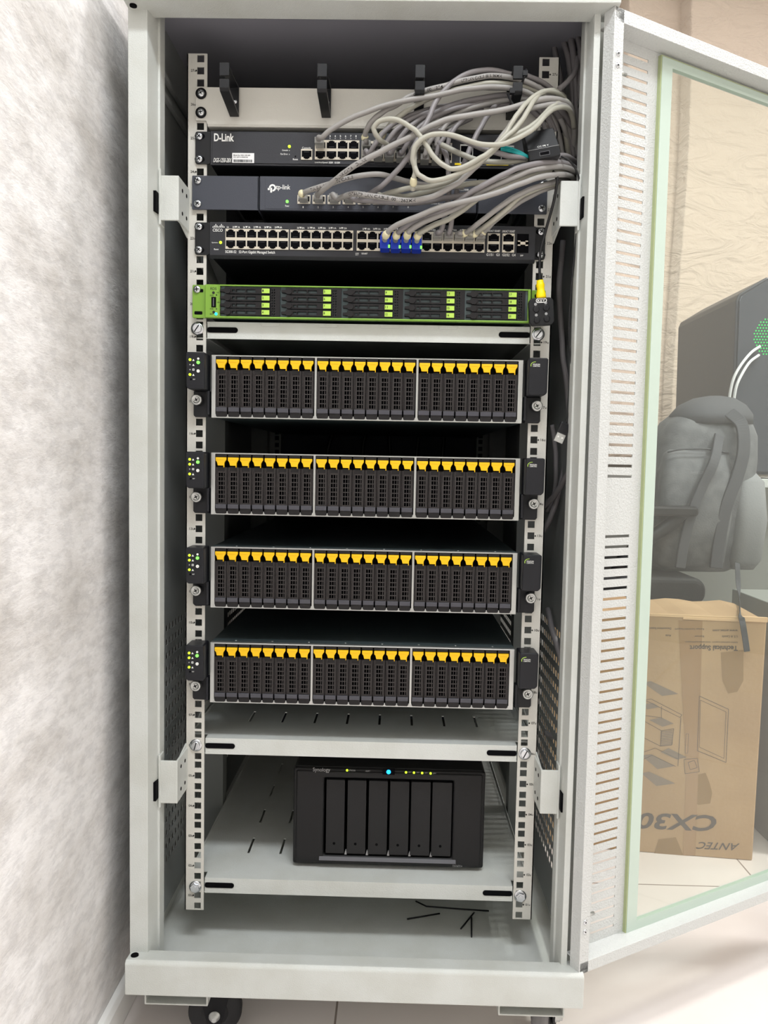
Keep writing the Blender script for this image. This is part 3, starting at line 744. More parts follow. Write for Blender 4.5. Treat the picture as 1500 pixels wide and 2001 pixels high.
for i in range(6):
    a = at(637.0+41.3*i, 1590, Yn-.003); c = at(673.0+41.3*i+(.5*i), 1590, Yn-.003)
    b = B().prism(rounded(a.x, c.x, rz0+.0035, rz1-.0022, .0016), 'y', Yn-.0045, Yn+.003)
    d = obj('drive_bay', b, 'nas2', ns, bevel=.0008)
    kx = (a.x+c.x)/2-.0012
    obj('key_hole', B().cyl((kx, Yn-.0047, rz0+.0190), (0,-1,0), .0020, .0003, 16), 'void', d)
    if i < 5:
        obj('bay_divider', B().prism([(c.x+.0006, rz0+.001), (c.x+.0042, rz0+.001), (c.x+.0032, rz0+.0075), (c.x+.0020, rz0+.0075)], 'y', Yn-.0020, Yn+.002), 'offwhite', ns)
zl = rz0-.0012
b = B().prism([(Yn-.0042, zl), (Yn-.0075, zl-.0050), (Yn-.0042, zl-.0050)], 'x', rx0-.006, rx1+.006)
obj('trim_lip', b, 'nas3', ns, bevel=.0004)
Yt = Yn-.0043
marks(ns, [('Synology', (611, 1500.5, 645, 1509.5)), ('STATUS', (682, 1504, 694, 1507)), ('ALERT', (714, 1505.5, 723, 1508)), ('LAN 1', (797.5, 1507.5, 803.5, 1510)), ('LAN 2', (813.5, 1508.3, 819.5, 1510.8)), ('LAN 3', (829.5, 1509, 835.5, 1511.5)), ('LAN 4', (845.5, 1509.8, 851.5, 1512.3)), ('DS1621+', (884, 1690.5, 903, 1694.5))], Yt, 'offwhite')
for p in ((678, 1505), (793, 1509), (808.5, 1509.6), (824.5, 1510.3), (841, 1511)): a = at(p[0], p[1], Yt); led('status_light', (a.x, a.z), .0017, 'ledy', ns, Yt)
a = at(759, 1508, Yt); obj('power_button', B().box(a.x-.009, a.x+.009, Yt-.0006, Yt+.001, a.z-.0045, a.z+.0045), 'void', ns, bevel=.0004)
obj('power_light', B().lathe((a.x, Yt-.0006, a.z), (0,-1,0), [(.0031, 0), (.0031, .0006), (.0016, .0006), (.0014, .0001)], 20), 'ledb', ns)
b = B()
for x in (x0+.03, x1-.03):
    for y in (Yn+.03, Yn+.19): b.cyl((x, y, .0700), (0,0,1), .009, .0055, 16)
obj('rubber_foot', b, 'rubber', ns)
# ================================================================ CABLES
GRP = 'grey network cables tangled at the right of the switches'
def cable(label, pts, plug=None, style='clear', sleeve=False, m='cg', r=.0034, group=GRP, prints=()):
    """pts: (px, py, depth); plug: (px, py) on the switch faces at depth -.008"""
    W = [at(*p) for p in pts]
    if plug:
        p0 = at(plug[0], plug[1], -.0075)
        base = p0 + Vector((0, -.019, 0)); root = p0
        d = (W[0]-base); lead = [base + Vector((0, .003, 0)), base + Vector((0, -.006, 0)) + d*.06]
        W = lead + W
    else: root = W[0]
    t = thing('network_cable', label, 'cable', root, group)
    P = smooth_path(W, 7)
    P = [p + Vector((math.sin(i*.9+len(label)), math.cos(i*.7+len(label)), math.sin(i*.5)))*.0002 for i, p in enumerate(P)]
    obj('cable_jacket', B().tube(P, r, 12), m, t)
    if plug:
        if style == 'clear':
            b = B().box(p0.x-.0058, p0.x+.0058, p0.y-.018, p0.y+.004, p0.z-.0040, p0.z+.0040); b.box(p0.x-.003, p0.x+.003, p0.y-.016, p0.y-.002, p0.z+.0040, p0.z+.0056)
            b.box(p0.x-.0042, p0.x+.0042, p0.y-.0182, p0.y-.010, p0.z-.0026, p0.z+.0026, 1)
            obj('connector', b, ['clear', m], t, bevel=.0006)
        else:
            b = B().prism(rounded(p0.x-.0066, p0.x+.0066, p0.z-.0110, p0.z+.0070, .0022), 'y', p0.y-.019, p0.y+.004)
            b.prism([(p0.x-.0058, p0.z+.0060), (p0.x+.0058, p0.z+.0060), (p0.x+.0040, p0.z+.0120), (p0.x-.0040, p0.z+.0120)], 'y', p0.y-.018, p0.y-.006)
            c = obj('connector', b, 'blue', t, bevel=.0012)
            b = B().box(p0.x+.0046, p0.x+.0070, p0.y-.0197, p0.y-.0185, p0.z-.0100, p0.z-.0062)
            obj('link_light', b, 'ledg', c)
    if sleeve:
        i0 = sleeve if isinstance(sleeve, int) and sleeve > 1 else 12
        n = 6; seg = P[i0:i0+n]; rs = [r*1.25, r*1.5, r*1.5, r*1.45, r*1.3, r*1.2][:len(seg)]
        obj('strain_relief', B().tube(seg, rs, 14), 'sleeve', t)
    for txt, xa, xb in prints:
        idx = [i for i, p in enumerate(P) if xa <= px_of(p) <= xb]
        if len(idx) < 3: continue
        Q = P[idx[0]:idx[-1]+1]
        if px_of(Q[0]) > px_of(Q[-1]): Q = Q[::-1]
        def on(u, v):
            k = min(int(u*(len(Q)-1)), len(Q)-2); q = u*(len(Q)-1)-k; c = Q[k].lerp(Q[k+1], q); d = (Q[min(k+2, len(Q)-1)]-Q[max(k-1, 0)]).normalized()
            tc_ = (CP-c).normalized(); sd_ = tc_.cross(d).normalized(); h = (v-.5)*r*1.05
            return tuple(c + sd_*h + (d.cross(sd_)*-1 if (d.cross(sd_)*-1).dot(tc_) > 0 else d.cross(sd_)).normalized()*(math.sqrt(r*r-h*h)+.00015))
        b = B().text(txt, on); obj('jacket_print', b, 'ink', t, fix=False)
    return t
# long cables from the upper switch through the hooks
cable('grey cable plugged alone at the left of the upper switch, arching right', [(630,268,-.045),(648,252,-.05),(684,232,-.055),(720,217,-.058),(760,204,-.058),(800,195,-.058),(840,189,-.058),(890,178,-.058),(930,172,-.055),(962,170,-.05),(1001,173,-.048),(1026,180,-.045),(1050,192,-.035),(1080,214,-.012),(1100,245,.0),(1112,290,.02),(1118,350,.03)], (625.5,284), m='cg')
cable('grey cable with printed jacket running through the rightmost hook, cream sleeve at left', [(713,268,-.035),(715,256,-.042),(724,240,-.048),(738,226,-.05),(756,214,-.05),(778,203,-.05),(799,189,-.05),(828,178,-.05),(859,170,-.05),(895,160,-.05),(930,152,-.05),(962,148,-.048),(1001,152,-.045),(1030,161,-.04),(1060,176,-.03),(1088,200,-.01),(1106,235,.005),(1116,290,.02),(1120,360,.03)], (716.5,290), sleeve=11, prints=(('UTP LAN CABLE  0015196MH', 898, 984), ('CAT.6  0011274', 806, 868)))
cable('cream cable just under the printed one, cream sleeve at the upper switch', [(748,262,-.03),(757,250,-.038),(770,236,-.044),(795,216,-.046),(830,196,-.046),(868,182,-.046),(905,172,-.046),(950,163,-.045),(1001,165,-.04),(1030,172,-.035),(1062,186,-.025),(1088,214,-.005),(1104,262,.01),(1112,330,.03)], (738.5,290), sleeve=11, m='cc')
cable('grey cable arching highest to the rightmost hook, dropping left down to the middle switch', [(716,382,-.035),(742,366,-.06),(760,350,-.066),(780,328,-.07),(798,306,-.072),(812,280,-.07),(824,256,-.066),(838,230,-.062),(852,197,-.056),(869,176,-.054),(888,158,-.05),(914,144,-.048),(946,137,-.046),(975,140,-.044),(1001,146,-.04),(1022,146,-.036),(1046,155,-.03),(1072,170,-.02),(1096,196,-.005),(1112,240,.01),(1121,310,.02)], (712,392), m='cp')
cable('shaded grey cable low in the bundle, dropping to the upper switch middle block', [(770,272,-.03),(792,250,-.035),(822,232,-.036),(860,214,-.036),(900,200,-.034),(948,190,-.032),(991,186,-.03),(1030,190,-.026),(1060,204,-.018),(1084,235,0),(1096,290,.02),(1100,360,.03)], (760.5,292), m='cp')
cable('shaded grey cable low in the bundle, passing below the tie by the rightmost hook', [(796,268,-.03),(818,248,-.032),(850,228,-.032),(888,212,-.03),(936,199,-.028),(986,194,-.026),(1028,200,-.022),(1056,216,-.014),(1078,250,.0),(1090,310,.02),(1096,380,.03)], (782.5,294), m='cp')
cable('dark grey cable lying against the blank panel under the others, lowest through the hook', [(812,270,-.028),(838,250,-.028),(871,230,-.028),(905,214,-.026),(945,206,-.024),(990,203,-.022),(1020,208,-.02),(1046,222,-.012),(1066,252,.0),(1078,300,.02),(1084,380,.04)], (807,296), m='cp')
cable('grey cable rising from the third port block of the upper switch behind the bundle', [(834,272,-.028),(858,246,-.03),(892,222,-.03),(930,208,-.03),(975,198,-.028),(1018,193,-.028),(1052,203,-.02),(1076,226,-.008),(1092,270,.008),(1104,340,.02)], (829,296), m='cg')
for i, (px, py, lab) in enumerate(((716.5,309,'leftmost'), (738.5,310,'second'), (760.5,311,'third'), (782.5,312,'fourth'))):
    cable('short dark cable on the lower row of the second port block, %s there' % lab, [(px+4,300-i,-.036),(px+14,285-i*2,-.042),(px+30,262-i*2,-.044),(px+52,242-i*2,-.042),(px+84,226-i*2,-.038),(px+120,214-i*2,-.034),(px+168,206-i,-.026),(px+216,203-i*2,-.02)], (px, py), m='cp', r=.0031)
for i, (px, py, lab) in enumerate(((851,297,'third upper'), (872.5,298,'fourth upper'), (807,315,'first lower'), (829,316,'second lower'), (851,317,'third lower'))):
    cable('short grey cable in the upper switch third port block, %s socket' % lab, [(px+2,py-14,-.034),(px+6,py-32,-.036),(px+20,py-52,-.034),(px+42,py-72,-.028),(px+70,py-86,-.02)], (px, py), m=('cg','cp','cc')[i%3], r=.0031)
# loops and crossings in front
cable('long grey cable rising diagonally from the middle switch second port across everything', [(630,372,-.05),(652,354,-.066),(670,340,-.075),(692,324,-.08),(720,309,-.083),(752,292,-.085),(780,278,-.086),(811,263,-.087),(840,247,-.088),(869,235,-.088),(912,226,-.086),(948,221,-.084),(986,214,-.08),(1020,205,-.074),(1049,196,-.066),(1078,193,-.055),(1100,198,-.04),(1115,212,-.02),(1121,235,.0),(1124,275,.015),(1120,340,.03)], (623.5,392), m='cg', r=.0036, prints=(('D-LINK CAT.6', 655, 690), ('D-LINK', 694, 716)))
cable('grey cable curving from the first port of the middle switch, yellowed plug at its end', [(594,377,-.034),(606,371,-.044),(630,364,-.052),(660,354,-.058),(690,346,-.06),(720,341,-.06),(750,342,-.06),(768,347,-.056),(800,356,-.045),(850,364,-.03),(905,366,-.02)], (594,391), m='cg', sleeve=5, prints=(('TIA/EIA  UTP LAN CABLE', 606, 690),))
cable('pale printed cable lying along the middle switch ports, then climbing steeply right', [(660,388,-.034),(676,382,-.05),(692,379,-.058),(720,382,-.064),(760,388,-.068),(800,392,-.072),(840,386,-.076),(871,371,-.08),(895,357,-.082),(914,340,-.084),(934,321,-.086),(953,302,-.088),(972,278,-.088),(991,254,-.086),(1006,232,-.08),(1030,214,-.07),(1060,207,-.06),(1086,204,-.05),(1104,208,-.035),(1117,222,-.015),(1122,255,.005),(1118,320,.03)], (653,392.5), m='cg', r=.0036, prints=(('CAT.6 UTP  LAN CABLE  0011262MH', 684, 812),))
cable('cream cable leaving the middle switch sixth port, looping up right', [(748,382,-.038),(770,374,-.05),(800,368,-.058),(830,366,-.062),(852,362,-.066),(880,353,-.07),(905,340,-.074),(924,328,-.076),(946,310,-.08),(966,292,-.084),(986,274,-.088),(1010,262,-.088),(1036,248,-.084),(1056,232,-.076),(1072,214,-.06),(1092,200,-.045),(1108,200,-.03),(1120,225,-.005),(1122,270,.015)], (741,393), m='cc')
cable('grey cable from the seventh port of the middle switch bending along the lower bundle', [(792,384,-.04),(828,376,-.05),(864,367,-.056),(900,362,-.06),(929,358,-.062),(960,356,-.062),(990,350,-.06),(1020,338,-.058),(1050,328,-.052),(1084,324,-.04),(1112,334,-.02),(1124,352,.005)], (770.5,394), m='cc')
cable('grey cable from the fourth port of the middle switch half hidden under the printed one', [(694,391,-.036),(730,393,-.044),(790,397,-.05),(835,394,-.054),(864,388,-.056),(900,382,-.056),(930,377,-.058),(962,366,-.058),(996,352,-.054),(1032,338,-.05),(1068,329,-.044),(1099,328,-.034),(1120,342,-.01)], (682,392.5), m='cp')
cable('cream cable hooked in a round loop at the left of the tangle', [(757,283,-.05),(746,276,-.07),(736,266,-.078),(730,251,-.082),(740,238,-.085),(760,232.5,-.088),(780,236,-.09),(800,247,-.092),(816,260,-.094),(828,276,-.095),(842,299,-.096),(859,318,-.097),(876,328,-.098),(890,330,-.098),(910,324,-.098),(934,311,-.098),(953,299,-.098),(970,284,-.097),(986,270,-.096),(1008,250,-.092),(1028,222,-.084),(1040,200,-.075),(1052,186,-.064),(1068,178,-.05),(1086,178,-.03),(1104,190,-.01)], None, m='cc', r=.0031)
cable('pale cable forming the tall narrow loop, ending in a hanging cream sleeve', [(806,372,-.075),(808,350,-.086),(811,332,-.09),(806,312,-.094),(809,290,-.098),(822,273,-.1),(842,264,-.1),(872,262,-.1),(910,273,-.1),(940,282,-.1),(970,283,-.1),(996,277,-.1),(1020,265,-.098),(1044,250,-.092),(1063,228,-.08),(1080,214,-.065),(1100,209,-.045),(1115,220,-.02),(1121,250,.0)], None, m='cc', sleeve=3, r=.0031)
cable('pale cable swinging in a wide curve below the upper switch and up right', [(826,276,-.07),(812,290,-.085),(809,312,-.09),(813,334,-.092),(826,347,-.094),(844,353,-.095),(866,350,-.095),(890,341,-.095),(914,331,-.094),(936,318,-.093),(956,300,-.092),(974,280,-.092),(990,258,-.09),(1003,235,-.088),(1016,216,-.084),(1032,198,-.076),(1050,184,-.066),(1070,178,-.05),(1092,184,-.03),(1110,205,-.01),(1119,240,.01)], None, m='cc', r=.0031)
cable('grey cable running down to the small black adapter box, upper of two', [(812,262,-.07),(840,256,-.078),(866,261,-.08),(890,267,-.08),(914,278,-.08),(943,290,-.08),(972,299,-.078),(1000,306,-.074),(1028,309,-.07)], None, m='cp')
cable('cream cable running along the yellow marking to the small black adapter box, lower of two', [(862,283,-.05),(881,292,-.055),(905,303,-.06),(930,312,-.062),(962,317,-.064),(996,316,-.066),(1030,311,-.068)], None, m='cc')
for i, (dy, lab) in enumerate(((0, 'upper'), (5, 'middle'), (9, 'lower'))):
    cable('thin teal wire fanning into the small black adapter box, %s of three' % lab, [(978,287+dy*.8,-.07),(1000,290+dy*.8,-.074),(1016,297+dy*.6,-.074),(1032,306+dy*.2,-.072)], None, m='teal', r=.0013, group='teal wires at the black adapter')
# cables dropping to the lower switch
E_ = [('leftmost', 752, 477, [(756,456,-.048),(768,444,-.056),(784,436,-.062),(817,422,-.07),(860,405,-.076),(888,398,-.08),(936,387,-.082),(984,372,-.082),(1020,358,-.078),(1056,346,-.07),(1092,341,-.055),(1114,344,-.03),(1126,356,.0)], 'cg'),
 ('second', 772.5, 478, [(776,457,-.046),(788,446,-.052),(806,436,-.056),(840,422,-.062),(874,406,-.068),(900,390,-.074),(926,372,-.08),(948,360,-.084),(984,341,-.084),(1008,330,-.082),(1039,321,-.076),(1068,317,-.068),(1099,318,-.05),(1122,328,-.025),(1132,345,.0)], 'cp'),
 ('third', 793, 478, [(797,456,-.05),(810,444,-.058),(828,434,-.062),(860,420,-.064),(890,408,-.066),(915,392,-.07),(934,378,-.075),(962,365,-.078),(996,350,-.078),(1032,335,-.074),(1068,327,-.066),(1099,326,-.05),(1120,334,-.028),(1130,350,.0)], 'cg'),
 ('rightmost', 813.5, 479, [(817,458,-.044),(828,450,-.048),(848,440,-.05),(876,428,-.052),(905,410,-.056),(930,390,-.062),(952,374,-.066),(986,361,-.068),(1020,347,-.064),(1056,335,-.056),(1092,333,-.042),(1112,338,-.022),(1124,350,.002)], 'cc')]
for lab, px, py, pts, m in E_:
    cable('network cable with cream sleeve on the %s of the four blue plugs' % lab, pts, (px, py), 'blue', 10, m, r=.0035, group='cables on the blue plugs')
for lab, px, py, pts, m in (('left', 895.5, 466, [(908,456,-.034),(918,449,-.044),(933,438,-.056),(967,411,-.066),(1000,388,-.068),(1033,371,-.064),(1067,360,-.052),(1094,352,-.03),(1114,352,-.005)], 'cg'),
  ('middle', 916, 467, [(928,457,-.034),(938,449,-.042),(955,437,-.052),(983,414,-.06),(1017,384,-.06),(1050,368,-.054),(1078,360,-.04),(1106,357,-.01)], 'cc'),
  ('right', 937, 467.5, [(944,454,-.034),(952,446,-.04),(964,434,-.046),(988,414,-.05),(1020,392,-.05),(1054,374,-.044),(1086,364,-.026),(1110,362,0)], 'cg')):
    cable('cream-sleeved cable at the right of the lower switch, %s of three' % lab, pts, (px, py), 'clear', 11, m, group='sleeved cables at the right of the lower switch')
cable('grey cable dropping straight to the lower switch, left of the vertical pair', [(862,450,-.034),(868,425,-.045),(874,398,-.05),(877,372,-.05),(876,342,-.05),(874,315,-.046),(866,290,-.04),(850,272,-.032)], (854,465), m='cp')
cable('grey cable rising from the lower switch diagonally behind the hook, right of the vertical pair', [(879,450,-.034),(884,420,-.046),(889,392,-.05),(896,356,-.05),(908,316,-.048),(922,281,-.044),(936,254,-.04),(950,230,-.034),(968,206,-.026),(988,192,-.02)], (875,465.5), m='cp')
cable('grey cable with a clear plug hooking up beside the right rail top', [(1092,174,-.03),(1100,168,-.025),(1110,158,-.02),(1120,146,-.012),(1126,132,.0),(1128,112,.02)], None, m='cp', sleeve=False)
cable('printed grey cable emerging right of the black adapter box', [(1080,312,-.06),(1094,304,-.05),(1108,306,-.035),(1120,314,-.015),(1130,330,.0),(1132,360,.01)], None, m='cp')
# cables in the gap beside the right rail
SG = 'dark cables hanging in the gap right of the rack'
for lab, pts, r in (
 ('leftmost, looping down from the cabinet roof', [(1090,62,.12),(1080,58,.09),(1082,90,.06),(1092,140,.05),(1102,200,.05),(1108,270,.05)], .0038),
 ('second, arching from the roof past the rail top', [(1078,56,.10),(1092,64,.06),(1106,98,.04),(1114,140,.03),(1120,200,.03),(1126,270,.03),(1126,340,.04)], .0040),
 ('third, straight from the roof', [(1112,60,.05),(1118,92,.03),(1124,150,.02),(1127,220,.02),(1130,300,.02),(1124,400,.04)], .0042),
 ('fourth, close to the door frame', [(1127,64,.04),(1133,96,.02),(1134,140,.01),(1130,200,.02)], .0036),
 ('bright one bending right of the black adapter box', [(1074,208,-.03),(1090,224,-.01),(1102,252,.01),(1112,288,.02),(1118,330,.03)], .0038),
 ('outer one bending far right of the adapter box', [(1090,210,-.02),(1108,232,.0),(1122,262,.015),(1130,300,.02),(1130,345,.03)], .0038),
 ('inner one behind the adapter box', [(1062,214,-.02),(1076,236,-.005),(1086,262,.005),(1094,300,.02),(1098,350,.03)], .0036),
 ('running down behind the black control pad', [(1100,470,.05),(1092,560,.05),(1096,640,.05),(1100,700,.05),(1108,760,.05),(1110,830,.06),(1106,890,.07),(1092,960,.07),(1076,1010,.08),(1060,1040,.1)], .0040),
 ('pale one crossing behind the rail at unit fourteen', [(1112,920,.03),(1096,948,.05),(1080,972,.07),(1062,990,.10)], .0042),
 ('thin one inside the gap beside the second server', [(1078,830,.08),(1084,870,.08),(1086,920,.08),(1082,970,.09),(1070,1000,.10)], .0036),
 ('looping over the ventilation slits low down', [(1070,1190,.10),(1080,1235,.06),(1096,1290,.04),(1103,1340,.04),(1104,1390,.04),(1098,1425,.05),(1084,1440,.07),(1066,1432,.10)], .0042)):
    cable('dark grey cable in the side gap, ' + lab, pts, None, m='cp', r=r, group=SG)
# cables glimpsed at the back between the servers
for i, (x, z, zz, l) in enumerate(((-.10, .60, .90, 'leftmost'), (-.03, .62, .88, 'second'), (.02, .66, .90, 'third'), (.07, .58, .92, 'fourth'), (.12, .60, .9, 'rightmost'))):
    P = [Vector((x, .70, z-.4)), Vector((x+.02, .68, z-.1)), Vector((x-.015+.01*i, .66, z+.08)), Vector((x+.03, .68, zz-.05)), Vector((x, .70, zz+.1))]
    t = thing('rear_cable', 'black cable at the back seen between the servers, %s of five' % l, 'cable', P[0], 'rear cables')
    obj('cable_jacket', B().tube(smooth_path(P, 8), .0045, 8), 'wirey', t)
# tie at the hook
for (px, py, Yt_, l) in ((1021,158,-.048,'right of the rightmost hook'), (996,192,-.06,'hanging left of the rightmost hook')):
    c = at(px, py, Yt_); P = [c + Vector((math.cos(a)*.003, math.sin(a)*.018, math.cos(a)*.010)) for a in [2*PI*i/20 for i in range(20)]]
    if px < 1000: P = [at(992,184,-.06), at(997,196,-.068), at(1002,206,-.07), at(1009,214,-.066)]
    t = thing('cable_tie', 'black plastic cable tie ' + l, 'cable tie', c, 'cable ties on the bundle')
    b = B().tube(P, .0016, 8); b.box(c.x-.003, c.x+.003, c.y-.021, c.y-.015, c.z-.003, c.z+.003)
    obj('strap', b, 'blackp', t)

# ================================================================ SMALL DEVICES
# adapter box hanging in the tangle
a11 = math.radians(11.5); O = at(1034.5, 315, -.078)
rv, uv, bv = Vector((math.cos(a11), 0, math.sin(a11))), Vector((-math.sin(a11), 0, math.cos(a11))), Vector((0, 1, 0))
def AD(u, v, w): return tuple(O + rv*u + uv*v + bv*w)
ad = thing('adapter_box', 'small black adapter box with a display port facing down left, buried in the grey cables', 'adapter', O)
b = B().prism([(0, 0), (0, .0125), (.013, .0400), (.024, .0400), (.024, 0)], 'x', 0, .0395, f=lambda p: AD(p[0], p[2], p[1]))
obj('case', b, 'blackp', ad, bevel=.0012)
b = B().plate(.0135, .0265, .0035, .0085, -.0004, .0004, [(.0142, .0258, .0041, .0079)], AD); obj('port_rim', b, 'nas3', ad)
obj('display_port', B().plate(.0142, .0258, .0041, .0079, -.0003, .0002, [], AD), 'void', ad)
b = B().text('CC PE Y', lambda u, v: AD(.0125+.0145*u, .0145+.0022*v, .0002+.0010*(0+1)+.00104*v-.0008))
obj('lettering', b, 'white', ad)
b = B().plate(-.0002, .0397, .0125, .0129, -.0003, .0005, [], AD); obj('case_seam', b, 'offwhite', ad)
# control pad
a4 = math.radians(4); c0 = at(1057.5, 609, -.030)
def KP(u, v, w): return tuple(c0 + Vector((math.cos(a4), 0, math.sin(a4)))*u + Vector((-math.sin(a4), 0, math.cos(a4)))*v + Vector((0, w, 0)))
kp = thing('control_pad', 'small black four-button control pad hanging on its cable over the right rail', 'remote control', c0)
b = B().prism(rounded(-.0165, .0165, -.0182, .0182, .0065, 6), 'y', -.002, .007, f=lambda p: KP(p[0], p[2], p[1]))
obj('pad_case', b, 'blackp', kp, bevel=.0012, seg=3)
for i, (u, v) in enumerate(((-.0072, .0030), (.0062, .0042), (-.0068, -.0112), (.0064, -.0102))):
    c = KP(u, v, -.002); b = B().lathe(c, (0,-1,0), [(.0042, 0), (.0040, .0012), (.0030, .0016), (.0005, .0010)], 20)
    obj('button', b, 'blackp', kp)
    b = B().lathe(KP(u-.0006, v+.0066, -.002), (0,-1,0), [(.0020, 0), (.0020, .0002), (.0009, .0002), (.0008, .0001)], 14); obj('button_symbol', b, 'offwhite', kp)
b = B()
pil = rounded(-.0072, .0072, .0112, .0172, .0030, 5); pin = rounded(-.0064, .0064, .0120, .0164, .0022, 5)
for i in range(len(pil)):
    j = (i+1) % len(pil); vs = [b.bm.verts.new(KP(q[0], q[1], -.0023)) for q in (pil[i], pil[j], pin[j], pin[i])]; b.bm.faces.new(vs)
b.text('KEY', lambda u, v: KP(-.0050+.0100*u, .0124+.0034*v, -.0023))
obj('brand_lettering', b, 'white', kp)
# yellow plug + cable of the pad
t = thing('control_cable', 'thin black cable ending in a yellow plug on the control pad', 'cable', at(1057, 580, -.028))
p = [at(1057,583,-.028), at(1056,565,-.028), at(1054.5,548,-.028)]
P = smooth_path(p, 5); obj('yellow_plug', B().tube(P, [.0068,.0066,.0064,.0060,.0052,.0050,.0052,.0058,.0052,.0044,.0046][:len(P)], 16), 'yplug', t)
obj('cable_jacket', B().tube(smooth_path([at(1054.5,550,-.028), at(1054,520,-.028), at(1056,490,-.030), at(1066,450,-.034), at(1080,400,-.044), at(1087,365,-.055), at(1088,345,-.058), at(1080,335,-.05)], 8), .0019, 10), 'wirey', t)
# USB lead
t = thing('usb_cable', 'thin black cable with a bare metal USB plug dangling beside the right rail', 'cable', at(1094, 852, -.03))
q0, q1 = at(1092, 858, -.030), at(1108, 822, -.030); ax = (q1-q0).normalized(); sd = Vector((ax.z, 0, -ax.x))
def UP_(u, v, w): return tuple(q0 + sd*u + ax*v + Vector((0, w, 0)))
b = B().plate(-.0060, .0060, -.0045, .0085, -.0022, .0022, [], UP_); b.plate(-.0038, -.0018, .0015, .0035, -.0024, -.0020, [], UP_, 1); b.plate(.0018, .0038, .0015, .0035, -.0024, -.0020, [], UP_, 1)
obj('metal_plug', b, ['steel', 'white'], t, bevel=.0004)
obj('plug_grip', B().plate(-.0072, .0072, .0075, .0230, -.0040, .0040, [], UP_), 'blackp', t, bevel=.0016)
obj('cable_jacket', B().tube(smooth_path([Vector(UP_(0,.022,0)), at(1112,800,-.030), at(1118,765,-.032), at(1119,735,-.034), at(1113,680,-.034), at(1112,620,-.036), at(1118,540,-.038), at(1127,450,-.040), at(1133,400,-.044), at(1133,360,-.05), at(1125,332,-.055), at(1112,314,-.06), at(1096,305,-.06)], 8), .0013, 10), 'wirey', t)
# tie offcuts on the bottom plate
for l, pts in (('lying leftmost', [(795,1796), (859,1785)]), ('bent, lying farthest back', [(812,1761), (833,1771), (896,1776), (955,1780)]), ('tilted one touching the upright one', [(900,1815), (926,1783)]), ('short upright one', [(921,1793), (921,1831)])):
    P = [atz(a, c, -.0322) for a, c in pts]
    o = obj('tie_offcut', B().tube(P, .0012, 6), 'blackp', None, loc=P[0]); tag(o, 'black plastic tie offcut on the cabinet floor, ' + l, 'tie offcut', 'tie offcuts on the cabinet floor')
# ================================================================ ROOM
def node_mat(name, fn):
    m = bpy.data.materials.new(name); m.use_nodes = True; fn(m.node_tree, m.node_tree.nodes['Principled BSDF']); M[name] = m; return m
def mk(nt, t, **k):
    n = nt.nodes.new(t)
    for a, v in k.items():
        if a in n.inputs.keys(): n.inputs[a].default_value = v
        else: setattr(n, a, v)
    return n
def plaster(nt, b):
    tc = mk(nt, 'ShaderNodeTexCoord'); mp = mk(nt, 'ShaderNodeMapping'); mp.inputs['Scale'].default_value = (1, .8, 1.9)
    n = mk(nt, 'ShaderNodeTexNoise', Scale=5.0, Detail=10.0, Roughness=.68); r = mk(nt, 'ShaderNodeValToRGB')
    e = r.color_ramp.elements; e[0].position = .38; e[0].color = lin((208,204,200)); e[1].position = .60; e[1].color = lin((243,241,240))
    n2 = mk(nt, 'ShaderNodeTexNoise', Scale=38.0, Detail=8.0, Roughness=.7); bp = mk(nt, 'ShaderNodeBump', Strength=.55, Distance=.006)
    mul = mk(nt, 'ShaderNodeMix', data_type='RGBA', blend_type='MULTIPLY'); mul.inputs[0].default_value = .38
    r2 = mk(nt, 'ShaderNodeValToRGB'); r2.color_ramp.elements[0].position = .42; r2.color_ramp.elements[1].position = .53; r2.color_ramp.elements[0].color = (.66,.66,.67,1)
    nt.links.new(tc.outputs['Object'], mp.inputs['Vector']); nt.links.new(mp.outputs[0], n.inputs['Vector']); nt.links.new(mp.outputs[0], n2.inputs['Vector'])
    nt.links.new(n.outputs['Fac'], r.inputs['Fac']); nt.links.new(n2.outputs['Fac'], r2.inputs['Fac'])
    nt.links.new(r.outputs[0], mul.inputs[6]); nt.links.new(r2.outputs[0], mul.inputs[7]); nt.links.new(mul.outputs[2], b.inputs['Base Color'])
    nt.links.new(n2.outputs['Fac'], bp.inputs['Height']); nt.links.new(bp.outputs[0], b.inputs['Normal']); b.inputs['Roughness'].default_value = .75
node_mat('plaster', plaster)
